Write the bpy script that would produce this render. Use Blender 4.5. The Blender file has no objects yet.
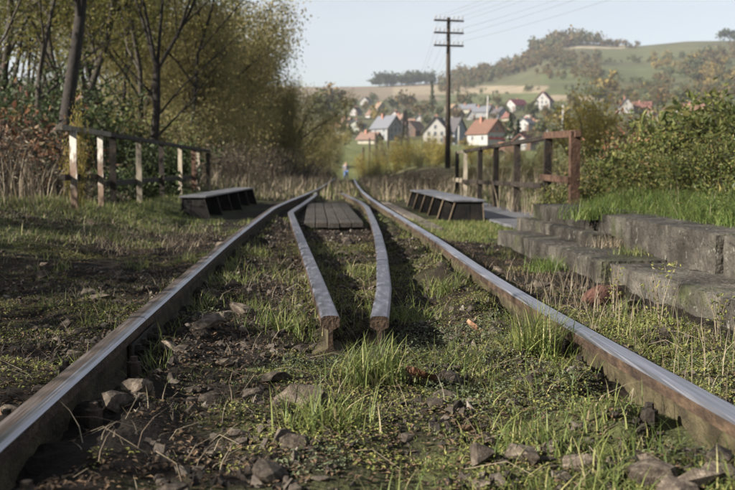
import bpy, bmesh, math, random
import numpy as np
from mathutils import Vector, Matrix

random.seed(7)
RNG = np.random.default_rng(7)
sc = bpy.context.scene
COL = sc.collection
R = math.radians

# ------------------------------------------------------------------ camera, sky, sun, exposure
H = 0.519                                    # eye height above the rail tops (z = 0 is the top of the rails)
cd = bpy.data.cameras.new('camera')
cam = bpy.data.objects.new('camera', cd); COL.objects.link(cam)
cam.location = (0, 0, H)
cam.rotation_euler = (R(90 - 4.37), 0, R(-2.96))
cd.lens = 50; cd.sensor_width = 36; cd.clip_start = 0.05; cd.clip_end = 6000
cd.dof.use_dof = True; cd.dof.focus_distance = 3.4; cd.dof.aperture_fstop = 5.8
sc.camera = cam

SUN_DIR = Vector((-0.94, -0.34, 0.50)).normalized()     # from the place towards the sun
sun_el = math.asin(SUN_DIR.z); sun_rot = math.atan2(SUN_DIR.x, SUN_DIR.y)
world = bpy.data.worlds.new('World'); sc.world = world; world.use_nodes = True
wn = world.node_tree.nodes; wl = world.node_tree.links
bg = wn['Background']; bg.inputs['Strength'].default_value = 0.05
sky = wn.new('ShaderNodeTexSky'); sky.sky_type = 'NISHITA'; sky.sun_disc = False
sky.sun_elevation = sun_el; sky.sun_rotation = sun_rot
sky.air_density = 1.0; sky.dust_density = 1.0; sky.ozone_density = 1.5; sky.altitude = 300
hsv = wn.new('ShaderNodeHueSaturation'); hsv.inputs['Saturation'].default_value = 0.50
hsv.inputs['Value'].default_value = 1.0
wl.new(sky.outputs[0], hsv.inputs['Color'])
# thin high cloud veil
tc = wn.new('ShaderNodeTexCoord'); mp = wn.new('ShaderNodeMapping'); mp.inputs['Scale'].default_value = (1.2, 1.2, 5)
cn = wn.new('ShaderNodeTexNoise'); cn.inputs['Scale'].default_value = 2.2; cn.inputs['Detail'].default_value = 6
cr = wn.new('ShaderNodeValToRGB'); cr.color_ramp.elements[0].position = 0.40; cr.color_ramp.elements[1].position = 0.64
cr.color_ramp.elements[0].color = (0.03, 0.03, 0.03, 1); cr.color_ramp.elements[1].color = (0.30, 0.30, 0.30, 1)
mx = wn.new('ShaderNodeMixRGB'); mx.inputs['Color2'].default_value = (5.6, 5.8, 6.2, 1)
wl.new(tc.outputs['Generated'], mp.inputs['Vector']); wl.new(mp.outputs[0], cn.inputs['Vector'])
wl.new(cn.outputs[0], cr.inputs[0]); wl.new(cr.outputs[0], mx.inputs['Fac'])
wl.new(hsv.outputs[0], mx.inputs['Color1']); wl.new(mx.outputs[0], bg.inputs['Color'])

sd = bpy.data.lights.new('sun', 'SUN'); sd.energy = 5.0; sd.angle = R(0.53); sd.color = (1.0, 0.93, 0.83)
so = bpy.data.objects.new('sun', sd); COL.objects.link(so)
so.rotation_euler = SUN_DIR.to_track_quat('Z', 'Y').to_euler(); so.location = (-30, -8, 20)
sc.view_settings.view_transform = 'Standard'; sc.view_settings.look = 'None'
sc.view_settings.exposure = 1.55; sc.view_settings.gamma = 1.0
sc.cycles.max_bounces = 6; sc.cycles.transparent_max_bounces = 6; sc.cycles.diffuse_bounces = 3
sc.cycles.use_denoising = True

# ------------------------------------------------------------------ helpers
def tag(o, label=None, cat=None, group=None, kind=None):
    if label: o['label'] = label
    if cat: o['category'] = cat
    if group: o['group'] = group
    if kind: o['kind'] = kind
    return o

def empty(name, loc=(0, 0, 0), rz=0, label=None, cat=None, group=None):
    o = bpy.data.objects.new(name, None); COL.objects.link(o)
    o.location = loc; o.rotation_euler = (0, 0, rz); o.empty_display_size = 0.2
    return tag(o, label, cat, group)

def link(name, me, parent=None, loc=None, rot=None, scale=None):
    o = bpy.data.objects.new(name, me); COL.objects.link(o)
    if parent is not None: o.parent = parent
    if loc is not None: o.location = loc
    if rot is not None: o.rotation_euler = rot
    if scale is not None: o.scale = scale
    return o

def copy_tree(o, parent=None):
    c = o.copy(); COL.objects.link(c); c.parent = parent
    for ch in list(o.children): copy_tree(ch, c)
    return c

def mesh_np(name, V, F, mats, smooth=False, mi=None):
    V = np.ascontiguousarray(V, dtype=np.float32); F = np.ascontiguousarray(F, dtype=np.int32)
    n, k = F.shape
    me = bpy.data.meshes.new(name)
    me.vertices.add(len(V)); me.vertices.foreach_set('co', V.ravel())
    me.loops.add(n * k); me.loops.foreach_set('vertex_index', F.ravel())
    me.polygons.add(n)
    me.polygons.foreach_set('loop_start', np.arange(0, n * k, k, dtype=np.int32))
    me.polygons.foreach_set('loop_total', np.full(n, k, dtype=np.int32))
    me.polygons.foreach_set('use_smooth', np.full(n, smooth, dtype=bool))
    for m in (mats if isinstance(mats, (list, tuple)) else [mats]): me.materials.append(m)
    if mi is not None: me.polygons.foreach_set('material_index', np.asarray(mi, dtype=np.int32))
    me.update(calc_edges=True)
    return me

class MB:
    """collects boxes, bars, tubes into one mesh"""
    def __init__(s): s.v = []; s.f = []; s.m = []
    def add(s, vs, fs, m=0):
        b = len(s.v); s.v.extend([tuple(p) for p in vs]); s.f.extend([tuple(i + b for i in q) for q in fs]); s.m.extend([m] * len(fs))
    def box(s, x0, x1, y0, y1, z0, z1, m=0):
        s.add([(x0,y0,z0),(x1,y0,z0),(x1,y1,z0),(x0,y1,z0),(x0,y0,z1),(x1,y0,z1),(x1,y1,z1),(x0,y1,z1)],
              [(0,3,2,1),(4,5,6,7),(0,1,5,4),(1,2,6,5),(2,3,7,6),(3,0,4,7)], m)
    def bar(s, a, b, w, h, up=(0,0,1), m=0):
        a = Vector(a); b = Vector(b); d = (b - a).normalized(); u = Vector(up)
        r = d.cross(u)
        if r.length < 1e-4: r = d.cross(Vector((1,0,0)))
        r.normalize(); u = r.cross(d).normalized()
        vs = []
        for p in (a, b):
            for sx, sz in ((-1,-1),(1,-1),(1,1),(-1,1)): vs.append(p + r * sx * w / 2 + u * sz * h / 2)
        s.add(vs, [(0,1,2,3),(7,6,5,4),(0,4,5,1),(1,5,6,2),(2,6,7,3),(3,7,4,0)], m)
    def tube(s, pts, rad, n=6, cap=True, m=0):
        pts = [Vector(p) for p in pts]; k = len(pts); vs = []; fs = []
        for i, p in enumerate(pts):
            d = (pts[min(i+1,k-1)] - pts[max(i-1,0)]).normalized()
            ref = Vector((1,0,0)) if abs(d.x) < 0.8 else Vector((0,1,0))
            a = d.cross(ref).normalized(); b = d.cross(a)
            rr = rad[i] if isinstance(rad, (list, tuple)) else rad
            for j in range(n):
                t = 2*math.pi*j/n; vs.append(p + a*math.cos(t)*rr + b*math.sin(t)*rr)
        for i in range(k-1):
            for j in range(n):
                fs.append((i*n+j, i*n+(j+1)%n, (i+1)*n+(j+1)%n, (i+1)*n+j))
        if cap: fs.append(tuple(range(n-1,-1,-1))); fs.append(tuple((k-1)*n+j for j in range(n)))
        s.add(vs, fs, m)
    def prism(s, poly, y0, y1, m=0):      # poly in x,z extruded along y
        n = len(poly); vs = [(x, y0, z) for x, z in poly] + [(x, y1, z) for x, z in poly]
        fs = [tuple(range(n)), tuple(range(2*n-1, n-1, -1))] + [(i, i+n, (i+1)%n+n, (i+1)%n) for i in range(n)]
        s.add(vs, fs, m)
    def mesh(s, name, mats, smooth=False, bevel=0):
        me = bpy.data.meshes.new(name); me.from_pydata(s.v, [], s.f)
        for m in (mats if isinstance(mats, (list, tuple)) else [mats]): me.materials.append(m)
        me.polygons.foreach_set('material_index', s.m)
        bm = bmesh.new(); bm.from_mesh(me); bmesh.ops.recalc_face_normals(bm, faces=bm.faces)
        if bevel:
            bmesh.ops.bevel(bm, geom=[e for e in bm.edges if len(e.link_faces) == 2 and e.calc_face_angle(0) > 0.6], offset=bevel, segments=1, affect='EDGES', profile=0.5)
        bm.to_mesh(me); bm.free()
        me.polygons.foreach_set('use_smooth', [smooth] * len(me.polygons)); me.update()
        return me
    def build(s, name, mats, parent=None, smooth=False, bevel=0, loc=None, rot=None):
        return link(name, s.mesh(name, mats, smooth, bevel), parent, loc, rot)

# numpy value noise
def _h(ix, iy, iz, seed):
    n = (ix * 374761393 + iy * 668265263 + iz * 1103515245 + seed * 1274126177) & 0xffffffff
    n = ((n ^ (n >> 13)) * 1274126177) & 0xffffffff
    return ((n ^ (n >> 16)) & 0xffff) / 65535.0
def vnoise(x, y, z=0, seed=0):
    x = np.asarray(x, float); y = np.asarray(y, float); z = np.asarray(z, float) + 0 * x
    ix = np.floor(x).astype(np.int64); iy = np.floor(y).astype(np.int64); iz = np.floor(z).astype(np.int64)
    fx = x - ix; fy = y - iy; fz = z - iz
    fx = fx*fx*(3-2*fx); fy = fy*fy*(3-2*fy); fz = fz*fz*(3-2*fz)
    r = 0
    for dx in (0,1):
        for dy in (0,1):
            for dz in (0,1):
                w = (fx if dx else 1-fx) * (fy if dy else 1-fy) * (fz if dz else 1-fz)
                r = r + w * _h(ix+dx, iy+dy, iz+dz, seed)
    return r
def fbm(x, y, z=0, o=4, seed=0):
    a = 0.5; r = 0; t = 0
    for i in range(o):
        r = r + a * vnoise(np.asarray(x)*2**i, np.asarray(y)*2**i, np.asarray(z)*2**i, seed+i); t += a; a *= 0.5
    return r / t
def sstep(a, b, x):
    t = np.clip((x - a) / (b - a), 0, 1); return t*t*(3-2*t)

ORD = 'first second third fourth fifth sixth seventh eighth ninth tenth eleventh twelfth thirteenth fourteenth fifteenth sixteenth seventeenth eighteenth nineteenth twentieth'.split()
# ------------------------------------------------------------------ materials
def ramp(nt, cols, pos=None):
    r = nt.nodes.new('ShaderNodeValToRGB'); e = r.color_ramp.elements
    n = len(cols)
    while len(e) < n: e.new(0.5)
    for i, c in enumerate(cols):
        e[i].position = pos[i] if pos else i / max(1, n-1); e[i].color = (*c, 1)
    return r
def mk(name, cols, scale=5, rough=0.8, metal=0.0, bump=0.3, bscale=None, stretch=(1,1,1), pos=None, detail=6, vary=0.0, dist=0.02, coord='Object', spec=0.3, rough2=None):
    m = bpy.data.materials.new(name); m.use_nodes = True; nt = m.node_tree; n = nt.nodes; l = nt.links
    p = n['Principled BSDF']; p.inputs['Roughness'].default_value = rough; p.inputs['Metallic'].default_value = metal
    p.inputs['Specular IOR Level'].default_value = spec
    t = n.new('ShaderNodeTexCoord'); mp = n.new('ShaderNodeMapping'); mp.inputs['Scale'].default_value = stretch
    l.new(t.outputs[coord], mp.inputs[0]); vec = mp.outputs[0]
    if vary > 0:
        oi = n.new('ShaderNodeObjectInfo'); va = n.new('ShaderNodeVectorMath'); va.operation = 'ADD'
        ml = n.new('ShaderNodeMath'); ml.operation = 'MULTIPLY'; ml.inputs[1].default_value = 57.0
        l.new(oi.outputs['Random'], ml.inputs[0]); l.new(vec, va.inputs[0]); l.new(ml.outputs[0], va.inputs[1]); vec = va.outputs[0]
    nz = n.new('ShaderNodeTexNoise'); nz.inputs['Scale'].default_value = scale; nz.inputs['Detail'].default_value = detail; nz.inputs['Roughness'].default_value = 0.62
    l.new(vec, nz.inputs['Vector'])
    if pos is None:
        k = len(cols); pos = [0.3 + 0.4 * i / max(1, k-1) for i in range(k)]
    r = ramp(nt, cols, pos); l.new(nz.outputs[0], r.inputs[0]); out = r.outputs[0]
    if vary > 0:
        hs = n.new('ShaderNodeHueSaturation'); mr = n.new('ShaderNodeMapRange')
        mr.inputs['To Min'].default_value = 1-vary; mr.inputs['To Max'].default_value = 1+vary
        l.new(oi.outputs['Random'], mr.inputs['Value']); l.new(mr.outputs[0], hs.inputs['Value']); l.new(out, hs.inputs['Color']); out = hs.outputs[0]
    l.new(out, p.inputs['Base Color'])
    if rough2 is not None:
        mr2 = n.new('ShaderNodeMapRange'); mr2.inputs['From Min'].default_value = 0.35; mr2.inputs['From Max'].default_value = 0.65
        mr2.inputs['To Min'].default_value = rough; mr2.inputs['To Max'].default_value = rough2
        l.new(nz.outputs[0], mr2.inputs['Value']); l.new(mr2.outputs[0], p.inputs['Roughness'])
    if bump:
        b = n.new('ShaderNodeBump'); b.inputs['Strength'].default_value = bump; b.inputs['Distance'].default_value = dist
        n2 = n.new('ShaderNodeTexNoise'); n2.inputs['Scale'].default_value = bscale or scale*4; n2.inputs['Detail'].default_value = 5
        l.new(vec, n2.inputs['Vector']); l.new(n2.outputs[0], b.inputs['Height']); l.new(b.outputs[0], p.inputs['Normal'])
    return m
def island(name, cols, rough=0.7, trans=0.0, pos=None, vary=0.0, bump=0, bscale=60, spec=0.3, noise=0.0):
    """colour picked per loose piece (leaf, blade, stone)"""
    m = bpy.data.materials.new(name); m.use_nodes = True; nt = m.node_tree; n = nt.nodes; l = nt.links
    p = n['Principled BSDF']; p.inputs['Roughness'].default_value = rough; p.inputs['Specular IOR Level'].default_value = spec
    g = n.new('ShaderNodeNewGeometry'); r = ramp(nt, cols, pos); src = g.outputs['Random Per Island']
    if vary > 0:
        oi = n.new('ShaderNodeObjectInfo'); a = n.new('ShaderNodeMath'); a.operation = 'MULTIPLY_ADD'
        a.inputs[1].default_value = vary; ad = n.new('ShaderNodeMath'); ad.operation = 'MULTIPLY_ADD'
        ad.inputs[1].default_value = 1 - vary; l.new(oi.outputs['Random'], a.inputs[0]); a.inputs[2].default_value = 0
        l.new(src, ad.inputs[0]); l.new(a.outputs[0], ad.inputs[2]); src = ad.outputs[0]
    l.new(src, r.inputs[0]); out = r.outputs[0]
    if noise > 0:
        t = n.new('ShaderNodeTexCoord'); nz = n.new('ShaderNodeTexNoise'); nz.inputs['Scale'].default_value = bscale; nz.inputs['Detail'].default_value = 4
        l.new(t.outputs['Object'], nz.inputs['Vector'])
        mr = n.new('ShaderNodeMapRange'); mr.inputs['From Min'].default_value = .3; mr.inputs['From Max'].default_value = .7
        mr.inputs['To Min'].default_value = 1-noise; mr.inputs['To Max'].default_value = 1+noise
        hs = n.new('ShaderNodeHueSaturation'); l.new(nz.outputs[0], mr.inputs['Value']); l.new(mr.outputs[0], hs.inputs['Value']); l.new(out, hs.inputs['Color']); out = hs.outputs[0]
        if bump:
            b = n.new('ShaderNodeBump'); b.inputs['Strength'].default_value = bump; b.inputs['Distance'].default_value = 0.01
            l.new(nz.outputs[0], b.inputs['Height']); l.new(b.outputs[0], p.inputs['Normal'])
    l.new(out, p.inputs['Base Color'])
    if trans > 0:
        tr = n.new('ShaderNodeBsdfTranslucent'); ms = n.new('ShaderNodeMixShader'); ms.inputs[0].default_value = trans
        l.new(out, tr.inputs['Color']); l.new(p.outputs[0], ms.inputs[1]); l.new(tr.outputs[0], ms.inputs[2]); l.new(ms.outputs[0], n['Material Output'].inputs[0])
    return m
def plain(name, c, rough=0.7, metal=0, spec=0.3):
    d = tuple(v*0.82 for v in c)
    return mk(name, [d, c], 3, rough, metal, bump=0, spec=spec)

M = {}
M['rail_side'] = mk('rusty_rail_side', [(.016,.010,.007),(.042,.026,.016),(.085,.055,.033)], 22, .8, 0, .5, 90, (1,.6,1))
M['rail_web'] = mk('rusty_rail_web', [(.016,.012,.007),(.045,.036,.018),(.085,.07,.037)], 16, .9, 0, .6, 90, (1,.7,1))
M['rail_top'] = mk('worn_rail_top', [(.15,.14,.15),(.32,.32,.36),(.50,.50,.56)], 7, .30, .9, .12, 60, (25,.2,1), rough2=.5, dist=.003)
M['rail_dull'] = mk('dull_rail_top', [(.04,.028,.021),(.085,.066,.055),(.16,.145,.145)], 7, .5, .35, .12, 40, (14,.6,1), rough2=.6, dist=.003)
M['guard_top'] = mk('guard_rail_top', [(.042,.031,.026),(.12,.12,.138),(.25,.255,.30)], 5, .36, .75, .2, 45, (9,1.6,1), rough2=.58, dist=.003, pos=[.28,.45,.7])
M['rust'] = mk('rusty_steel', [(.03,.017,.012),(.072,.04,.026),(.13,.075,.048)], 14, .85, 0, .5, 60)
M['rust_dark'] = mk('dark_rusty_steel', [(.009,.008,.007),(.022,.017,.013),(.05,.036,.025)], 12, .8, 0, .4, 60)
M['white_flake'] = mk('flaking_white_paint', [(.10,.05,.03),(.13,.095,.07),(.36,.335,.29),(.44,.42,.38)], 5, .7, 0, .4, 40, (1.5,1.5,.6), pos=[.36,.45,.52,.75])
def paint_loss(m, z0, z1):
    nt = m.node_tree; n = nt.nodes; l = nt.links; p = n['Principled BSDF']; src = p.inputs['Base Color'].links[0].from_socket
    t = n.new('ShaderNodeTexCoord'); sx = n.new('ShaderNodeSeparateXYZ'); l.new(t.outputs['Object'], sx.inputs[0])
    nz = n.new('ShaderNodeTexNoise'); nz.inputs['Scale'].default_value = 14; nz.inputs['Detail'].default_value = 6; l.new(t.outputs['Object'], nz.inputs['Vector'])
    a = n.new('ShaderNodeMath'); a.operation = 'MULTIPLY_ADD'; a.inputs[1].default_value = .5; l.new(nz.outputs[0], a.inputs[0]); l.new(sx.outputs['Z'], a.inputs[2])
    mr = n.new('ShaderNodeMapRange'); mr.inputs['From Min'].default_value = z0+.25; mr.inputs['From Max'].default_value = z1+.25; l.new(a.outputs[0], mr.inputs['Value'])
    mx = n.new('ShaderNodeMixRGB'); mx.inputs['Color1'].default_value = (.10,.065,.042,1); l.new(mr.outputs[0], mx.inputs['Fac']); l.new(src, mx.inputs['Color2']); l.new(mx.outputs[0], p.inputs['Base Color'])
paint_loss(M['white_flake'], .30, .46)
M['weathered'] = mk('weathered_grey_paint', [(.08,.055,.037),(.18,.155,.115),(.27,.24,.18)], 8, .8, 0, .4, 50, (2,2,.7))
M['tar'] = mk('black_tarred_steel', [(.006,.006,.006),(.014,.013,.012),(.03,.024,.019)], 8, .75, 0, .3, 50, spec=.15)
M['plate_top'] = mk('grey_cover_plate', [(.06,.057,.06),(.12,.12,.13),(.19,.19,.21)], 6, .5, .2, .25, 60, (2,1,1))
M['gusset'] = mk('brown_stiffener', [(.08,.056,.037),(.16,.12,.08),(.23,.18,.12)], 8, .8, 0, .4, 60)
M['timber'] = mk('old_timber', [(.035,.028,.022),(.085,.07,.057),(.15,.13,.11)], 6, .85, 0, .7, 20, (9,.7,9), vary=.25)
M['plank'] = mk('weathered_plank', [(.016,.013,.011),(.036,.03,.025),(.07,.061,.052)], 6, .85, 0, .7, 20, (11,.6,9), vary=.22)
M['concrete'] = mk('mossy_concrete', [(.018,.016,.012),(.04,.035,.028),(.072,.064,.052),(.125,.115,.095)], 3.2, .92, 0, .9, 26, pos=[.30,.44,.55,.70], vary=.08, detail=9, dist=.03)
def weathering(m, dark, light):
    nt = m.node_tree; n = nt.nodes; l = nt.links; p = n['Principled BSDF']; src = p.inputs['Base Color'].links[0].from_socket
    t = n.new('ShaderNodeTexCoord')
    def mask(scale, a, b, det, stretch=(1,1,1), vor=False):
        mp = n.new('ShaderNodeMapping'); mp.inputs['Scale'].default_value = stretch; l.new(t.outputs['Object'], mp.inputs[0])
        z = n.new('ShaderNodeTexNoise'); z.inputs['Scale'].default_value = scale; z.inputs['Detail'].default_value = det; z.inputs['Roughness'].default_value = .7
        l.new(mp.outputs[0], z.inputs['Vector']); r = n.new('ShaderNodeMapRange'); r.inputs['From Min'].default_value = a; r.inputs['From Max'].default_value = b; l.new(z.outputs[0], r.inputs['Value']); return r.outputs[0]
    for c, mk_ in ((dark, mask(5,.50,.66,8,(1,1,.45))), (light, mask(17,.60,.68,5)), ((.05,.055,.022), mask(2.1,.57,.70,7)), ((.012,.011,.009), mask(55,.60,.66,3))):
        mx = n.new('ShaderNodeMixRGB'); mx.inputs['Color2'].default_value = (*c,1); l.new(mk_, mx.inputs['Fac']); l.new(src, mx.inputs['Color1']); src = mx.outputs[0]
    l.new(src, p.inputs['Base Color'])
    b = [q for q in n if q.type == 'BUMP'][0]; b2 = n.new('ShaderNodeBump'); b2.inputs['Strength'].default_value = .7; b2.inputs['Distance'].default_value = .012
    v = n.new('ShaderNodeTexNoise'); v.inputs['Scale'].default_value = 90; v.inputs['Detail'].default_value = 4; l.new(t.outputs['Object'], v.inputs['Vector']); l.new(v.outputs[0], b2.inputs['Height'])
    l.new(b.outputs[0], b2.inputs['Normal']); l.new(b2.outputs[0], p.inputs['Normal'])
weathering(M['concrete'], (.024,.021,.016), (.20,.19,.165))
M['stone'] = mk('ballast_stone', [(.024,.018,.014),(.072,.056,.042),(.165,.137,.106)], 7, .9, 0, .6, 40, vary=.45, dist=.01)
M['brick'] = mk('red_brick', [(.035,.018,.013),(.075,.034,.024),(.12,.06,.042)], 12, .9, 0, .6, 50)
M['gravel'] = island('gravel', [(.014,.011,.009),(.028,.022,.018),(.045,.036,.028),(.08,.066,.052),(.17,.15,.125)], .9, 0, [0,.35,.65,.9,1], noise=.35, bump=.4, bscale=90)
M['walkway'] = mk('grey_walkway_plate', [(.07,.07,.075),(.12,.12,.13)], 8, .7, 0, .3, 60)
M['bark'] = mk('bark', [(.018,.014,.011),(.04,.033,.026),(.08,.068,.054)], 10, .9, 0, .7, 24, (3,3,.6))
M['bark_dark'] = mk('dark_bark', [(.008,.007,.006),(.02,.016,.013),(.04,.033,.027)], 10, .9, 0, .7, 24, (3,3,.6))
M['pole'] = mk('tarred_pole_wood', [(.018,.014,.011),(.04,.03,.023),(.07,.055,.042)], 5, .85, 0, .3, 20, (4,4,.3))
M['pole_grey'] = mk('pale_concrete_pole', [(.22,.21,.19),(.36,.345,.32)], 5, .8, 0, .2, 20)
M['ceramic'] = plain('white_ceramic', (.30,.30,.29), .3)
M['wire'] = plain('overhead_wire', (.16,.16,.17), .5)
# foliage (leaf by leaf colour)
M['grass'] = island('grass_blade', [(0.072,0.104,0.029),(0.124,0.163,0.044),(0.195,0.215,0.065),(0.299,0.280,0.111),(0.390,0.325,0.189)], .55, .4, [0,.35,.7,.9,1])
M['grass_lush'] = island('lush_grass_blade', [(0.057,0.098,0.023),(0.098,0.149,0.034),(0.149,0.201,0.048),(0.230,0.241,0.081)], .55, .4)
M['dry'] = island('dry_stalk', [(.10,.078,.052),(.19,.155,.105),(.29,.245,.175),(.14,.10,.07)], .8, .15)
M['moss'] = island('creeping_weed', [(0.070,0.091,0.028),(0.140,0.161,0.045),(0.224,0.231,0.063),(0.294,0.280,0.084),(0.154,0.126,0.070)], .6, .35)
M['sage'] = island('grey_green_weed', [(0.069,0.088,0.044),(0.106,0.125,0.065),(0.150,0.169,0.094)], .7, .2)
M['litter'] = island('dead_leaf', [(0.049,0.032,0.020),(0.091,0.059,0.035),(0.140,0.091,0.052),(0.038,0.027,0.020)], .8, .1)
M['orange_leaf'] = mk('orange_dead_leaf', [(.19,.10,.06),(.33,.20,.125)], 30, .6, 0, .3, 80)
M['brown_leaf'] = mk('brown_dead_leaf', [(.07,.035,.02),(.15,.075,.042)], 30, .6, 0, .3, 80)
M['wood_leaf'] = island('autumn_leaf_olive', [(0.058,0.072,0.019),(0.111,0.111,0.029),(0.169,0.150,0.039),(0.273,0.221,0.065)], .6, .42, vary=.2)
M['wood_green'] = island('autumn_leaf_green', [(0.068,0.101,0.022),(0.115,0.155,0.032),(0.216,0.236,0.061),(0.297,0.284,0.081)], .6, .45, vary=.15)
M['willow'] = island('willow_leaf', [(0.168,0.157,0.073),(0.258,0.230,0.103),(0.347,0.297,0.123),(0.420,0.347,0.112)], .65, .42, vary=.25)
M['yellow'] = island('yellow_leaf', [(0.156,0.132,0.036),(0.264,0.216,0.054),(0.372,0.288,0.072),(0.168,0.180,0.054)], .6, .45, vary=.2)
M['red_leaf'] = island('reddish_leaf', [(.06,.03,.018),(.13,.055,.03),(.20,.10,.05),(.10,.08,.03)], .6, .25)
M['bush'] = island('bramble_leaf', [(.058,.08,.026),(.105,.13,.038),(.17,.185,.054),(.25,.225,.08),(.26,.14,.07)], .5, .42, [0,.3,.6,.85,1], vary=.15)
M['bush_olive'] = island('olive_leaf', [(0.088,0.099,0.042),(0.154,0.154,0.066),(0.209,0.193,0.083),(0.253,0.220,0.094),(0.187,0.121,0.066)], .6, .42, vary=.2)
M['dark_leaf'] = island('dark_green_leaf', [(.02,.035,.012),(.035,.055,.017),(.06,.08,.024)], .6, .25, vary=.2)
M['conifer'] = island('conifer_needles', [(.018,.03,.014),(.035,.05,.022),(.055,.07,.03)], .7, .1, vary=.2)
M['far_autumn'] = island('far_autumn_crown', [(.045,.05,.022),(.08,.07,.03),(.12,.09,.035),(.15,.09,.03),(.055,.068,.027)], .8, .2)
M['far_green'] = island('far_green_crown', [(.04,.05,.022),(.065,.075,.028),(.095,.095,.035)], .8, .2, vary=.3)
M['far_yellow'] = island('far_yellow_crown', [(.14,.11,.03),(.22,.16,.04),(.10,.09,.035)], .8, .2)

# ground: colour attribute 'cover' carries what grows there, noise gives the grain
def ground_mat(name):
    m = bpy.data.materials.new(name); m.use_nodes = True; nt = m.node_tree; n = nt.nodes; l = nt.links
    p = n['Principled BSDF']; p.inputs['Roughness'].default_value = .95; p.inputs['Specular IOR Level'].default_value = .15
    at = n.new('ShaderNodeAttribute'); at.attribute_name = 'cover'
    t = n.new('ShaderNodeTexCoord')
    nz = n.new('ShaderNodeTexNoise'); nz.inputs['Scale'].default_value = 11; nz.inputs['Detail'].default_value = 9; nz.inputs['Roughness'].default_value = .7
    l.new(t.outputs['Object'], nz.inputs['Vector'])
    mr = n.new('ShaderNodeMapRange'); mr.inputs['From Min'].default_value = .3; mr.inputs['From Max'].default_value = .7
    mr.inputs['To Min'].default_value = .55; mr.inputs['To Max'].default_value = 1.5; l.new(nz.outputs[0], mr.inputs['Value'])
    hs = n.new('ShaderNodeHueSaturation'); l.new(at.outputs['Color'], hs.inputs['Color']); l.new(mr.outputs[0], hs.inputs['Value'])
    n2 = n.new('ShaderNodeTexNoise'); n2.inputs['Scale'].default_value = .035; n2.inputs['Detail'].default_value = 5
    l.new(t.outputs['Object'], n2.inputs['Vector'])
    mr2 = n.new('ShaderNodeMapRange'); mr2.inputs['From Min'].default_value = .3; mr2.inputs['From Max'].default_value = .7
    mr2.inputs['To Min'].default_value = .8; mr2.inputs['To Max'].default_value = 1.2; l.new(n2.outputs[0], mr2.inputs['Value'])
    hs2 = n.new('ShaderNodeHueSaturation'); l.new(hs.outputs[0], hs2.inputs['Color']); l.new(mr2.outputs[0], hs2.inputs['Value'])
    l.new(hs2.outputs[0], p.inputs['Base Color'])
    b = n.new('ShaderNodeBump'); b.inputs['Strength'].default_value = .8; b.inputs['Distance'].default_value = .02
    n3 = n.new('ShaderNodeTexNoise'); n3.inputs['Scale'].default_value = 55; n3.inputs['Detail'].default_value = 6
    l.new(t.outputs['Object'], n3.inputs['Vector']); l.new(n3.outputs[0], b.inputs['Height']); l.new(b.outputs[0], p.inputs['Normal'])
    return m
M['ground'] = ground_mat('ground_cover')

# ------------------------------------------------------------------ the lie of the land
LR = np.array([(-6,-.619),(7.2,-.619),(10.1,-.585),(13.2,-.54),(15.6,-.43),(19.2,-.21),(25,.08),(33,.40),(41.6,.70),(50,1.05),(62,1.35),(95,2.4),(140,5)])
RR = np.array([(-6,1.02),(1.0,.925),(2.1,.893),(2.9,.864),(4.4,.838),(5.6,.852),(7.2,.882),(14,.905),(17,.93),(22,1.02),(30,1.24),(41,1.6),(50,1.95),(62,2.5),(95,3.8),(140,6.4)])
def xl(y): return np.interp(y, LR[:,0], LR[:,1])
def xr(y): return np.interp(y, RR[:,0], RR[:,1])
SKY_U = np.array([-700, 0, 330,375,445,480,520,545,580,640,690,735,900,1300])
SKY_Y = np.array([  80,84,  88, 87, 83, 75, 62, 48, 43, 46, 41, 40, 38, 60])
def sky_ang(u): return (167 - np.interp(u*1021+315, SKY_U, SKY_Y)) / 1021
FAR_Y = 300.0; TOP_Y = 1150.0
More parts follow.
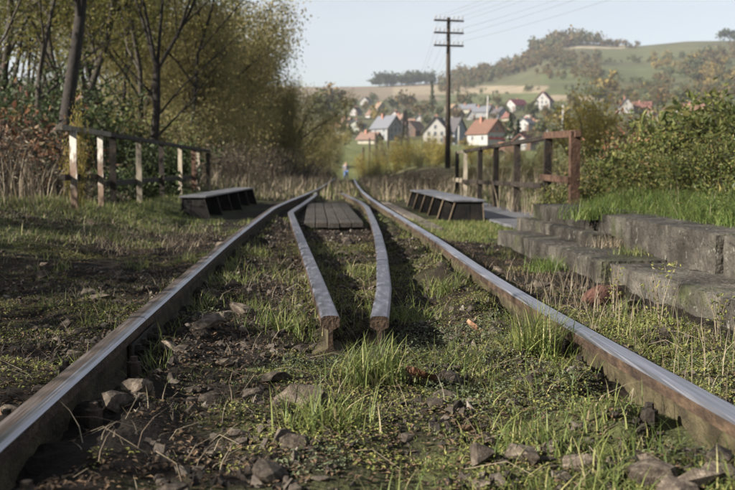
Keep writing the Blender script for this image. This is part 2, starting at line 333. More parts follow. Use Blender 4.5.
def height(x, y):
    x = np.asarray(x, float); y = np.asarray(y, float)
    yc = np.maximum(y, 0.0)
    c = (xl(yc) + xr(yc)) / 2; d = x - c
    z = -0.122 + 0.012*(vnoise(x*1.7, y*1.7, 0, 3)-.5)*2
    lump = (fbm(x*5, y*5, 0, 4, 5) - .5)
    z = z + lump*.075*np.where(y < 30, 1, .5)
    # between rail and platform, trodden earth slightly lower
    z = z - .035*sstep(.9, 1.1, d)*(1-sstep(1.7, 2.0, d))*sstep(3.6,4.6,y)
    # left side: level, then a grassy rise
    left = sstep(1.3, 3.0, -d)
    z = z + left*(.05 + .22*sstep(6.5, 10, y)) + np.clip(-d-3, 0, 60)*.035*sstep(3,10,y)
    z = z + (.028+.02*sstep(3.4,4.4,y))*np.exp(-((x-xr(yc)+.15)/.12)**2)*(1+lump*3) + .03*np.exp(-((x-xl(yc)-.16)/.10)**2)*(1+lump*2)
    z = z - .012*np.exp(-((x-.14)**2/.22**2+(y-3.45)**2/.28**2))
    # right bank held by the wall
    bank = sstep(2.12, 2.2, x) * (1 - sstep(8.9, 9.9, y - np.clip(x-2.4,0,2.0)*1.5))
    near = .085 + .045*sstep(2.4,2.75,x) + .145*np.clip(x-2.2, 0, 6) + .04*np.clip(x-8.2, 0, 40)
    z = z*(1-bank) + (near + lump*.10 + .06*(vnoise(x*.8,y*.8,0,9)-.5))*bank
    farbank = sstep(9, 11, y)*(1-sstep(28, 45, y))*np.clip(x-3.6, 0, 5)*.15
    z = z + farbank*(1-bank)
    # the stream bed either side of the bridge
    ditch = sstep(11.5,13,y)*(1-sstep(17.5,19,y))*np.where(d>0, sstep(2.55,3.2,d)*(1-sstep(6,8,d)), sstep(2.35,3.0,-d)*(1-sstep(5,7,-d)))
    z = z - .45*ditch
    # valley floor and the meadow below the village
    off = np.interp(y, [20,57,70,110,200,300], [0,.57,.65,1.35,4.15,7.75])
    trk = np.interp(y, [48,80,100,135], [0,-.55,-.62,1.6])
    on = (1 - sstep(1.6, 5, np.abs(d)))*(1-sstep(95,140,y))
    z = z + np.where(on > 0, off*(1-on) + trk*on, off)
    u = x/np.maximum(y, 1)
    # hill
    s = sky_ang(u); t = np.clip(np.log(np.maximum(y,FAR_Y)/FAR_Y)/math.log(TOP_Y/FAR_Y), 0, 1)
    e = 24/1021 + (s - 24/1021)*t**.92
    zh = H + y*e + 5*(fbm(x*.006, y*.006, 0, 3, 21)-.5)*t*(1-t)*2 - np.clip(y-TOP_Y,0,None)*.16
    return np.where(y > FAR_Y, zh, z)
def hz(x, y): return float(height(np.array([x]), np.array([y]))[0])
def X(px, y): return (px - 314.7) / 1021 * y               # reads a bearing off the photograph at distance y
def spot(px, yb, y0=60.):                                    # where the land stands at that bearing and height
    ys = np.geomspace(y0, 1140, 900); xs = (px-314.7)/1021*ys; zs = height(xs, ys)
    im = 167 - (zs - H)/ys*1021
    k = np.argmax(im <= yb) if np.any(im <= yb) else len(ys)-1
    return float(xs[k]), float(ys[k]), float(zs[k])

SOIL = np.array((.016,.0122,.009)); GRN = np.array((.062,.068,.026)); TURF = np.array((.055,.066,.022)); DRYG = np.array((.16,.125,.07)); MEAD = np.array((.085,.095,.036))
def bare_soil(x, y): d = x - xr(np.maximum(y,0)); return sstep(.08,.2,d)*(1-sstep(1.1,1.3,d))*sstep(3.9,4.8,y)*(1-sstep(8.6,9.4,y))
def cover(x, y):
    n1 = fbm(x*.9, y*.9, 0, 4, 31); n2 = fbm(x*3.5, y*3.5, 0, 3, 41)
    c = (xl(np.maximum(y,0)) + xr(np.maximum(y,0)))/2; d = x - c
    g = sstep(.50,.62, n1*.6+n2*.4 + .05*sstep(0.2,1,d) - .10*sstep(.35,.8,-d)*(1-sstep(1.6,2.6,-d)))*.8
    g = g*(1-bare_soil(x,y)*.9)*(1-.6*sstep(4.2,5,y)*(1-sstep(10,11,y))*(np.abs(d)<.8))*(1-.5*(d<-.8)*(y<8))
    g = np.maximum(g, sstep(1.7,2.6,-d)*sstep(6,8.5,y)*.9)
    g = np.maximum(g, sstep(2.1,2.3,x))
    g = np.where(y > 9, np.maximum(g, sstep(1.0,1.8,np.abs(d)) * .8), g)
    tw = np.maximum(sstep(6,9,y), sstep(2.1,2.3,x))[:,None]; gc = GRN*(1-tw) + TURF*tw
    col = SOIL + (gc - SOIL)*g[:,None]
    w = (sstep(18,24,y)*(1-sstep(60,90,y)) * sstep(.40,.6,n1))[:,None]
    col = col*(1-w) + DRYG*w
    w = sstep(60,110,y)[:,None]; col = col*(1-w) + (MEAD*(.75+.5*n1[:,None]))*w
    # fields on the hill
    u = x/np.maximum(y,1)*1021 + 315; im = 167 - (height(x,y)-H)/np.maximum(y,1)*1021
    hf = y > 320
    wob = (fbm(x*.01,y*.01,0,3,55)-.5)*7
    def put(mask, colr):
        col[mask & hf] = colr
    tan = (.20,.165,.11); brown = (.14,.11,.075); green = (.07,.08,.033); olive = (.065,.066,.032); pale = (.24,.205,.14)
    put(im < 140, olive)
    put((im+wob*.4 < 104) & (u > 320), green)
    put((im < 101) & (im > 84) & (u < 440+wob*3), brown)
    put((im+wob*.15 < 95-(u-440)*.02) & (im+wob*.15 > 86-(u-440)*.035) & (u > 395) & (u < 545+wob*6), tan)
    put((im < 86) & (u > 440), olive)
    put((im+wob*.3 < 84-(u-560)*.05) & (im > 70-(u-560)*.06) & (u > 540), green)
    put((im < 62) & (im > 47) & (u > 600), (.075,.08,.035))
    put((im+wob*.2 < 49) & (im > 40) & (u > 555) & (u < 622+wob*2), pale)
    put((im < 101) & (im > 95) & (u > 540) & (u < 610), tan)
    return col

def grid_mesh(name, xs2d, ys2d, mat):
    r, c = xs2d.shape; x = xs2d.ravel(); y = ys2d.ravel(); z = height(x, y)
    V = np.stack([x, y, z], 1); i = np.arange(r*c).reshape(r, c)
    F = np.stack([i[:-1,:-1], i[:-1,1:], i[1:,1:], i[1:,:-1]], -1).reshape(-1, 4)
    me = mesh_np(name, V, F, mat, True)
    ca = me.color_attributes.new('cover', 'FLOAT_COLOR', 'POINT')
    cc = np.concatenate([cover(x, y), np.ones((len(x),1))], 1).astype(np.float32); ca.data.foreach_set('color', cc.ravel())
    return me
ysr = np.concatenate([np.linspace(-60,-3,12), np.arange(-1.5,7,.024), np.geomspace(7,304,260)])
tt = np.linspace(0,1,70)[1:]; side = 2.4 + np.sinh(tt*5.6)/np.sinh(5.6)*300
xsr = np.concatenate([-side[::-1], np.linspace(-2.4,2.4,205), side])
XX, YY = np.meshgrid(xsr, ysr)
ground = tag(link('ground', grid_mesh('ground', XX, YY, M['ground'])), kind='structure')
us = np.linspace(-.75,.85,420); yh = np.concatenate([np.geomspace(301,TOP_Y,150), np.linspace(TOP_Y+15,1900,25)])
UU, YH = np.meshgrid(us, yh)
tag(link('hill', grid_mesh('hill', UU*YH, YH, M['ground'])), kind='structure')

# the air: a faint autumn haze
mb = MB(); mb.box(-1750,1750,-90,1960,-60,260)
hm = bpy.data.materials.new('haze'); hm.use_nodes = True; hn = hm.node_tree.nodes; hn.remove(hn['Principled BSDF'])
pv = hn.new('ShaderNodeVolumePrincipled'); pv.inputs['Color'].default_value = (.86,.90,1,1); pv.inputs['Density'].default_value = .00017; pv.inputs['Anisotropy'].default_value = .2
hm.node_tree.links.new(pv.outputs[0], hn['Material Output'].inputs['Volume'])
tag(mb.build('haze', hm), kind='stuff')

# ------------------------------------------------------------------ rails
SEC = [(-.0625,-.149),(-.0625,-.139),(-.010,-.118),(-.008,-.052),(-.0335,-.038),(-.0335,-.010),(-.026,-.002),(-.010,0),(.010,0),(.026,-.002),(.0335,-.010),(.0335,-.038),(.008,-.052),(.010,-.118),(.0625,-.139),(.0625,-.149)]
def rail_mesh(name, pts, mats, top):     # top: slot for each of the strips 6,7,8 of the section (outer, middle, inner)
    pts = np.array(pts, float); n = len(pts); k = len(SEC); V = []; F = []; mi = []
    for i in range(n):
        t = pts[min(i+1,n-1)] - pts[max(i-1,0)]; t[2] = 0; t /= np.linalg.norm(t)
        s = np.array((t[1], -t[0], 0))
        for a, b in SEC: V.append(pts[i] + s*a + np.array((0,0,b)))
    for i in range(n-1):
        for j in range(k):
            F.append((i*k+j, i*k+(j+1)%k, (i+1)*k+(j+1)%k, (i+1)*k+j)); mi.append(top.get(j, 4 if j in (0,1,2,12,13,14,15) else 0))
    b = len(V)
    me = bpy.data.meshes.new(name)
    F = [tuple(q) for q in F] + [tuple(range(k)), tuple(range((n-1)*k+k-1, (n-1)*k-1, -1))]; mi += [0, 0]
    me.from_pydata([tuple(v) for v in V], [], F)
    for m in mats: me.materials.append(m)
    me.polygons.foreach_set('material_index', mi); me.update()
    bm = bmesh.new(); bm.from_mesh(me); bmesh.ops.recalc_face_normals(bm, faces=bm.faces); bm.to_mesh(me); bm.free()
    return me
RM = [M['rail_side'], M['rail_top'], M['rail_dull'], M['guard_top'], M['rail_web']]
def run(fx, y0, y1, step=.4, dz=0):
    ys = np.arange(y0, y1, step); ys = np.append(ys, y1)
    k = np.interp(ys, [48,80,100], [0,-.55,-.62])
    return [(float(fx(y)), y, dz + kk) for y, kk in zip(ys, k)]
JOINT = 3.55
topL = {5:2, 6:2, 7:2, 8:1, 9:1}; topR = {5:1, 6:1, 7:1, 8:1, 9:1}
def smooth_x(tab):
    ys = np.linspace(-6, 90, 385); xs = np.interp(ys, tab[:,0], tab[:,1]); k = np.hanning(9); k /= k.sum()
    xs2 = np.convolve(np.pad(xs, 4, 'edge'), k, 'valid'); return lambda y: np.interp(y, ys, xs2)
fxl, fxr = smooth_x(LR), smooth_x(RR)
def bolt(mb, x, y, z, s=.019, h=.032, rot=.3):
    n = 6; vs = []
    for zz, r in ((z-.05, s*1.25),(z, s*1.25),(z+.001, s),(z+h, s),(z+h+.003, s*.55),(z+h*1.35, s*.5)):
        for j in range(n): vs.append((x+r*math.cos(j*math.pi/3+rot), y+r*math.sin(j*math.pi/3+rot), zz))
    fs = [tuple((i*n+j, i*n+(j+1)%n, (i+1)*n+(j+1)%n, (i+1)*n+j)) for i in range(5) for j in range(n)] + [tuple(5*n+j for j in range(n))]
    mb.add(vs, fs)
def hbolt(mb, x, y, z, sx):                 # fishplate bolt lying along x
    n = 6; vs = []
    for dx, r in ((0,.02),(.018*sx,.02),(.018*sx,.011),(.03*sx,.011)):
        for j in range(n): vs.append((x+dx, y+r*math.cos(j*math.pi/3), z+r*math.sin(j*math.pi/3)))
    mb.add(vs, [tuple((i*n+j, i*n+(j+1)%n, (i+1)*n+(j+1)%n, (i+1)*n+j)) for i in range(3) for j in range(n)] + [tuple(3*n+j for j in range(n))])
for nm, fx, top, lab in (('left', fxl, topL, ('near length of the left running rail, sweeping to the bottom left corner','far length of the left running rail, curving right over the bridge')),
                         ('right', fxr, topR, ('near length of the right running rail, shiny on top, in the right foreground','far length of the right running rail, running past the concrete steps to the bridge'))):
    a = link('running_rail', rail_mesh('running_rail', run(fx, -5, JOINT-.003), RM, top)); tag(a, lab[0], 'rail', 'running rails of the track')
    b = link('running_rail', rail_mesh('running_rail', run(fx, JOINT+.003, 78), RM, top)); tag(b, lab[1], 'rail', 'running rails of the track')
    x0 = float(fx(JOINT))
    for sx in (-1, 1):
        mb = MB(); w0, w1 = x0 + sx*.0125, x0 + sx*.027
        mb.box(min(w0,w1), max(w0,w1), JOINT-.24, JOINT+.24, -.108, -.056)
        p = mb.build('fishplate', M['rust_dark'], a, bevel=.003)
        for k in (-.18,-.07,.07,.18):
            mb = MB(); hbolt(mb, x0+sx*.027, JOINT+k, -.082, sx); mb.build('bolt', M['rust_dark'], p)
from math import ceil
def spline(pts, n=90):
    p = np.array(pts, float); t = np.linspace(0, 1, n); ys = p[0,1] + (p[-1,1]-p[0,1])*t
    xs = np.interp(ys, p[:,1], p[:,0]); k = np.hanning(5); k /= k.sum()
    xs = np.convolve(np.pad(xs, 2, mode='reflect', reflect_type='odd'), k, 'valid')
    return [(x, y, -.002) for x, y in zip(xs, ys)]
G3 = {5:3, 6:3, 7:3, 8:3, 9:3}
tag(link('guard_rail', rail_mesh('guard_rail', spline([(.054,3.56),(-.001,5),(-.074,6.8),(-.143,8.5),(-.204,10),(-.284,12.0),(-.135,15.5),(.006,19),(.02,21)]), RM, G3)), 'left guard rail with its cut end facing out between the running rails', 'rail', 'guard rails between the running rails')
tag(link('guard_rail', rail_mesh('guard_rail', spline([(.225,3.54),(.30,4.4),(.41,6.23),(.50,8.1),(.574,10),(.69,13.5),(.688,15.5),(.545,20.7)]), RM, G3)), 'right guard rail, bowed, with its cut end facing out between the running rails', 'rail', 'guard rails between the running rails')

# sleepers with base plates and screws
def sleeper():
    e = empty('sleeper', label='old timber sleeper half buried under the rails', cat='sleeper', group='half buried sleepers of the track')
    mb = MB(); mb.box(-1.2, 1.2, -.12, .12, -.30, -.165); mb.build('timber_beam', M['timber'], e, bevel=.012)
    for x in (-.75, .75):
        mb = MB(); mb.box(x-.16, x+.16, -.075, .075, -.166, -.1495); pl = mb.build('base_plate', M['rust_dark'], e, bevel=.004)
        for sx in (-1, 1):
            mb = MB(); bolt(mb, x+sx*.092, .03*sx, -.098, .021, .046, .2*sx); mb.build('screw', M['rust_dark'], pl)
    return e
sl0 = sleeper(); first = True
for i, y in enumerate(np.arange(1.78, 10, .60)):
    s = sl0 if i == 0 else copy_tree(sl0)
    a, b = float(fxl(y)), float(fxr(y)); s.location = ((a+b)/2, y, random.uniform(-.006,.0) - .035*(y > 3.2)); s.rotation_euler.z = random.uniform(-.01,.01)
    s['label'] = ORD[i] + ' old timber sleeper from the camera, half buried under the rails'
# bridge planks between the guard rails
bd = empty('bridge_decking', (0.17, 13, 0), label='weathered plank decking between the guard rails on the bridge', cat='decking')
for k in range(5):
    x = -.24 + k*.12
    for y0, y1 in ((-2.85,2.75),):
        mb = MB(); dz = random.uniform(-.008,.008); sh = .02
        mb.box(x-.057+sh, x+.057+sh, y0+random.uniform(0,.05), y1-random.uniform(0,.05), -.085+dz, -.03+dz)
        mb.build('plank', M['plank'], bd, bevel=.006)
for y in np.arange(-2.7, 2.8, .6):
    mb = MB(); mb.box(-.33, .36, y-.07, y+.07, -.145, -.089); mb.build('bearer', M['timber'], bd, bevel=.008)

# ------------------------------------------------------------------ girders beside the track on the bridge
def girder(x_in, x_out, L, loc, rz, label, t=.25, edge='gusset'):
    sgn = 1 if x_out > x_in else -1
    e = empty('bridge_girder', loc, rz, label, 'girder', 'steel girders either side of the bridge')
    mb = MB(); mb.box(min(x_in,x_out), max(x_in,x_out), 0, L, t-.023, t); mb.build('top_plate', M['plate_top'], e, bevel=.004)
    xw = x_in + sgn*.20
    mb = MB(); mb.box(xw-.008, xw+.008, .02, L-.02, -.05, t-.024); mb.build('web_plate', M['tar'], e)
    mb = MB(); mb.box(min(x_in,x_out)-.03, max(x_in,x_out)+.03, 0, L, -.045, -.02); mb.build('bottom_plate', M['tar'], e)
    for y in np.linspace(.03, L-.03, 6):
        for inner in (1, 0):
            mb = MB()
            xa = xw - sgn*.0085 if inner else xw + sgn*.0085
            xt = x_in + sgn*.03 if inner else x_out - sgn*.03
            xb = x_in - sgn*.06 if inner else x_out - sgn*.01
            vs = [(xa, .0, t-.025),(xt, .0, t-.025),(xb, .0, -.019),(xa, .0, -.019)]
            poly = [(p[0], p[2]) for p in vs]; mb.prism(poly, y-.007, y+.007); mb.build('stiffener', M['tar'], e)
            mb = MB(); mb.bar((xt, y, t-.025), (xb, y, -.018), .03, .012, up=(1,0,0)); mb.build('stiffener_edge', M[edge], e)
    return e
girder(0, .39, 5.5, (1.63, 12.0, -.16), R(0.0), 'black steel girder with sloping stiffeners and grey top, right of the track', .29)
girder(0, -.33, 5.3, (-1.33, 12.6, -.16), R(-3.0), 'black steel girder with grey top, left of the track by the railing', .325, 'rust_dark')
mb = MB(); mb.box(2.07, 2.95, 10.4, 19.2, -.30, -.098)
tag(mb.build('footway', M['walkway'], bevel=.01), kind='structure')
mb = MB(); mb.box(-2.35, -1.95, 12.2, 19.2, -.30, -.13)
tag(mb.build('footway', M['walkway'], bevel=.01), kind='structure')
mb = MB(); mb.box(1.16, 1.32, 10.4, 18, -.22, -.10); tag(mb.build('timber_kerb', M['timber'], bevel=.01), 'long dark timber kerb between right rail and right girder', 'kerb')

# ------------------------------------------------------------------ fences on the bridge
def lpost(mb, w, h):   # angle-iron post standing at the origin
    t = .009
    mb.box(-w/2, w/2, -t/2, t/2, -.35, h); mb.box(-w/2, -w/2+t, t/2+.0005, w*.8, -.35, h)
def fence(posts, label, spec):
    e = empty('bridge_railing', (posts[0][0], posts[0][1], 0), 0, label, 'railing', 'railings of the bridge')
    ox, oy = posts[0][0], posts[0][1]
    for (x, y, w, h, mat) in posts:
        mb = MB(); lpost(mb, w, h); mb.build('post', M[mat], e, loc=(x-ox, y-oy, 0), rot=(0, random.uniform(-.012,.012), random.uniform(-.1,.1) - (.45 if mat in ('white_flake','weathered') else 0)))
    for (name, a, b, w, h, mat) in spec:
        mb = MB(); A = Vector(a) - Vector((ox,oy,0)); B = Vector(b) - Vector((ox,oy,0))
        mb.bar(A, B, w, h); mb.build(name, M[mat], e, bevel=.004)
    return e
fence([(-2.32,10.0,.085,.87,'white_flake'),(-2.31,11.2,.07,.865,'white_flake'),(-2.32,11.9,.075,.86,'rust_dark'),(-2.27,13.4,.08,.855,'weathered'),(-2.23,15.1,.075,.85,'rust_dark'),(-2.20,16.9,.08,.845,'weathered'),(-2.15,18.4,.08,.84,'rust'),(-2.14,18.9,.085,.84,'weathered'),(-2.15,20.8,.08,.80,'rust_dark')],
      'left bridge railing with flaking white posts and dark rails', [
      ('top_rail', (-2.41,9.85,.895), (-2.33,11.75,.885), .07,.055,'weathered'),
      ('top_rail', (-2.335,11.77,.885), (-2.13,20.9,.842), .07,.05,'rust_dark'),
      ('mid_rail', (-2.40,9.9,.42), (-2.36,11.6,.41), .05,.06,'rust_dark'),
      ('mid_rail', (-2.37,11.7,.33), (-2.19,19.0,.345), .05,.065,'rust_dark')])
fence([(2.68,10.4,.10,.885,'rust'),(2.70,11.75,.075,.86,'rust_dark'),(2.76,11.95,.065,.855,'rust'),(2.79,12.1,.07,.85,'rust_dark'),(2.77,13.9,.085,.85,'rust_dark'),(2.82,15.8,.08,.845,'rust_dark'),(2.86,17.6,.08,.84,'rust_dark'),(2.92,19.7,.08,.825,'weathered'),(2.88,20.6,.075,.82,'rust_dark')],
      'right bridge railing with tall rusty end post and dark posts', [
      ('top_rail', (2.69,10.35,.86), (2.69,11.85,.885), .065,.075,'rust'),
      ('top_rail', (2.70,11.87,.86), (2.92,19.9,.825), .06,.055,'rust_dark'),
      ('top_rail', (2.925,19.92,.82), (2.90,20.9,.815), .06,.055,'weathered'),
      ('mid_rail', (2.62,10.4,.385), (2.66,11.9,.40), .05,.07,'rust'),
      ('mid_rail', (2.67,11.92,.30), (2.87,19.7,.245), .05,.065,'rust_dark'),
      ('mid_rail', (2.875,19.72,.26), (2.85,20.8,.26), .05,.08,'weathered')])

# ------------------------------------------------------------------ concrete platform blocks
def rough_block(pa, pb, depth, z0, z1, seed, label, taper=.0, rough=.018, group=None):
    """block with its front foot line from pa to pb (towards the camera), depth to the right"""
    pa = Vector((*pa,0)); pb = Vector((*pb,0)); d = pb - pa; L = d.length; d.normalize(); r = Vector((-d.y, d.x, 0))
    if r.x < 0: r = -r
    bm = bmesh.new(); nx, ny, nz = max(3,int(depth/.03)), max(4,int(L/.03)), max(3,int((z1-z0)/.03))
    idx = {}
    def vert(i,j,k):
        key = (i,j,k)
        if key not in idx:
            a, b, c = i/nx, j/ny, k/nz
            p = pa + d*(b*L) + r*(a*depth); idx[key] = bm.verts.new((p.x, p.y, z0+(z1-z0)*c))
        return idx[key]
    for (i0, axis) in ((0,'x'),(nx,'x')):
        for j in range(ny):
            for k in range(nz): bm.faces.new((vert(i0,j,k),vert(i0,j+1,k),vert(i0,j+1,k+1),vert(i0,j,k+1)))
    for j0 in (0, ny):
        for i in range(nx):
            for k in range(nz): bm.faces.new((vert(i,j0,k),vert(i+1,j0,k),vert(i+1,j0,k+1),vert(i,j0,k+1)))
    for k0 in (0, nz):
        for i in range(nx):
            for j in range(ny): bm.faces.new((vert(i,j,k0),vert(i+1,j,k0),vert(i+1,j+1,k0),vert(i,j+1,k0)))
    bmesh.ops.recalc_face_normals(bm, faces=bm.faces); bm.normal_update()
    vs = list(bm.verts); co = np.array([v.co for v in vs]); no = np.array([v.normal for v in vs])
    n = fbm(co[:,0]*14, co[:,1]*14, co[:,2]*14, 4, seed) - .5; big = fbm(co[:,0]*2.2, co[:,1]*2.2, co[:,2]*2.2, 2, seed+9) - .5
    edge = np.abs(no).max(1) < .95                      # corners and edges wear away
    wear = np.where(edge, -(.003 + .028*np.clip(fbm(co[:,0]*9,co[:,1]*9,co[:,2]*9,3,seed+3)-.5,0,1)*2), 0)
    co2 = co + no*(n*rough*.9 + big*.010 + wear)[:,None]
    for v, p in zip(vs, co2): v.co = p
    c = Vector(((pa.x+pb.x)/2, (pa.y+pb.y)/2, z0))
    for v in bm.verts: v.co -= c
    me = bpy.data.meshes.new('concrete_block'); bm.to_mesh(me); bm.free(); me.materials.append(M['concrete'])
    me.polygons.foreach_set('use_smooth', [False]*len(me.polygons)); me.update()
    o = link('concrete_block', me, loc=c); tag(o, label, 'concrete block', group); return o
rough_block((1.60,8.85),(1.68,5.90), .42, -.42, -.03, 1, 'long low concrete step block beyond the gap, nearer the bridge', group='lower step of the platform')
rough_block((1.70,5.42),(1.79,2.4), .42, -.42, -.035, 2, 'near low concrete step block running out at the right edge', group='lower step of the platform')
rough_block((1.725,5.88),(1.74,5.46), .38, -.42, -.045, 3, 'short broken concrete piece in the gap between the step blocks', group='lower step of the platform')
rough_block((1.87,9.35),(1.93,7.0), .14, -.2, .055, 4, 'narrow middle concrete ledge at the far end below the wall', group='upper wall of the platform')
rough_block((1.99,9.25),(2.05,7.55), .42, -.3, .185, 5, 'far upper concrete wall block with pale top beside the right railing', group='upper wall of the platform')
rough_block((2.11,7.50),(2.07,5.17), .40, -.3, .175, 6, 'middle upper concrete wall block with broken near corner and moss', group='upper wall of the platform')
rough_block((2.05,5.02),(2.06,2.6), .40, -.3, .18, 7, 'near upper concrete wall block after the open joint, at right edge', group='upper wall of the platform')

# ------------------------------------------------------------------ foliage primitives
def rot_rand(n, rng):
    q = rng.normal(size=(n,4)); q /= np.linalg.norm(q,axis=1)[:,None]; w,x,y,z = q.T
    return np.stack([1-2*(y*y+z*z),2*(x*y-z*w),2*(x*z+y*w),2*(x*y+z*w),1-2*(x*x+z*z),2*(y*z-x*w),2*(x*z-y*w),2*(y*z+x*w),1-2*(x*x+y*y)],1).reshape(n,3,3)
def leaves(P, size, rng, aspect=.5, flat=0.0):
    """folded pointed leaves centred on P -> verts, tris"""
    n = len(P); s = np.broadcast_to(size, (n,))
    L = np.array([(0,-.5,0),(-aspect*.5,0,.14),(0,.5,-.05),(aspect*.5,0,.14)])
    Rm = rot_rand(n, rng)
    if flat > 0:
        a = rng.uniform(0,2*np.pi,n); tl = rng.normal(0,1-flat,n)
        c,s_ = np.cos(a),np.sin(a); ct,st = np.cos(tl),np.sin(tl); z = np.zeros(n); o = np.ones(n)
        Rz = np.stack([c,-s_,z,s_,c,z,z,z,o],1).reshape(n,3,3); Rx = np.stack([o,z,z,z,ct,-st,z,st,ct],1).reshape(n,3,3)
        Rm = Rz @ Rx
    V = np.einsum('nij,kj->nki', Rm, L)*s[:,None,None] + P[:,None,:]
    b = (np.arange(n)*4)[:,None,None]; F = (np.array([(0,1,2),(0,2,3)])[None]+b).reshape(-1,3)
    return V.reshape(-1,3), F
def blades(P, h, w, lean, rng, seg=3):
    n = len(P); h = np.broadcast_to(h,(n,)); w = np.broadcast_to(w,(n,)); lean = np.broadcast_to(lean,(n,))
    a = rng.uniform(0,2*np.pi,n); dx, dy = np.cos(a), np.sin(a); b = a + rng.uniform(.9,2.2,n); sx, sy = np.cos(b), np.sin(b)
    rows = []
    for i in range(seg+1):
        t = i/seg; bend = lean*t**1.8
        c = P + np.stack([dx*bend*h, dy*bend*h, h*t*(1-.35*np.minimum(lean,1.4)*t)],1)
        ww = w*(1-t**1.5)*.5
        if i < seg: rows += [c - np.stack([sx*ww,sy*ww,0*ww],1), c + np.stack([sx*ww,sy*ww,0*ww],1)]
        else: rows.append(c)
    V = np.stack(rows,1); k = V.shape[1]; T = []
    for i in range(seg-1): T += [(2*i,2*i+1,2*i+3),(2*i,2*i+3,2*i+2)]
    T.append((2*seg-2, 2*seg-1, 2*seg))
    F = (np.array(T)[None]+(np.arange(n)*k)[:,None,None]).reshape(-1,3)
    return V.reshape(-1,3), F
def merge(parts):
    V = []; F = []; b = 0
    for v, f in parts: V.append(v); F.append(f+b); b += len(v)
    return np.concatenate(V), np.concatenate(F)
def onground(x, y, dz=0): return np.stack([x, y, height(x,y)+dz], 1)

class Tree:
    """grows a branching skeleton; gives trunk/branch tubes and twig tips"""
    def __init__(s, rng, h, r, levels=4, lean=(0,0), spread=.55, kids=(3,5), first=.35, droop=0.0, wig=.12):
        s.rng = rng; s.mb = MB(); s.tips = []; s.droop = droop; s.wig = wig; s.spread = spread; s.kids = kids; s.levels = levels
        s.branch(Vector((0,0,-.2)), Vector((lean[0],lean[1],1)).normalized(), h, r, 0, first)
    def branch(s, p, d, L, r, lv, first):
        n = 6 if lv == 0 else 4 if lv == 1 else 3
        pts = [p.copy()]; rad = [r*(1.25 if lv==0 else 1)]
        for i in range(n):
            g = Vector(s.rng.normal(0, s.wig, 3)); up = Vector((0,0,.10 if lv else .05)) - Vector((0,0,s.droop*(lv>0)*(i/n)))
            d = (d + g + up).normalized(); p = p + d*L/n; pts.append(p.copy()); rad.append(max(r*(1-.8*(i+1)/n), .004))
        s.mb.tube(pts, rad, 7 if lv==0 else 5 if lv==1 else 3, cap=False)
        if lv >= s.levels-1:
            s.tips += pts[1:]; return
        if lv >= s.levels-2: s.tips += pts[-2:]
        k = int(s.rng.integers(s.kids[0], s.kids[1]+1)) + (2 if lv == 0 else 0)
        for c in range(k):
            t = first + (1-first)*(c+s.rng.uniform(.2,.9))/k; f = t*n; i = min(int(f), n-1); q = pts[i].lerp(pts[i+1], f-i)
            dd = (pts[i+1]-pts[i]).normalized(); a = s.rng.uniform(0, 2*math.pi); ref = Vector((math.cos(a), math.sin(a), s.rng.uniform(-.2,.5))).normalized()
            nd = (dd*(1-s.spread) + ref*s.spread).normalized()
            s.branch(q, nd, L*s.rng.uniform(.42,.62)*(1.15-.4*t), max(r*(1-.75*t)*.6,.004), lv+1, .25)

def tree_proto(name, seed, h, r, leafmat, bark, nleaf, lsize, lspread, **kw):
    rng = np.random.default_rng(seed); t = Tree(rng, h, r, **kw)
    tm = t.mb.mesh('trunk', M[bark], smooth=True)
    tips = np.array([tuple(p) for p in t.tips])
    if nleaf:
        # leaves gather in clumps round some of the twigs, leaving gaps
        k = rng.integers(0, len(tips), nleaf); keep = rng.uniform(0,1,len(tips)) ** 1.0
        k = k[keep[k] > .25]
        P = tips[k] + rng.normal(0, lspread, (len(k),3))
        V, F = leaves(P, lsize*rng.uniform(.6,1.35,len(P)), rng, .55)
        cm = mesh_np('crown', V, F, M[leafmat])
    else: cm = None
    return tm, cm
def plant_tree(name, tm, cm, loc, rz, sc_, label, cat, group=None, pn=('trunk','crown')):
    e = empty(name, loc, rz, label, cat, group)
    e.scale = (sc_,)*3 if not isinstance(sc_, tuple) else sc_
    link(pn[0], tm, e)
    if cm is not None: link(pn[1], cm, e)
    return e

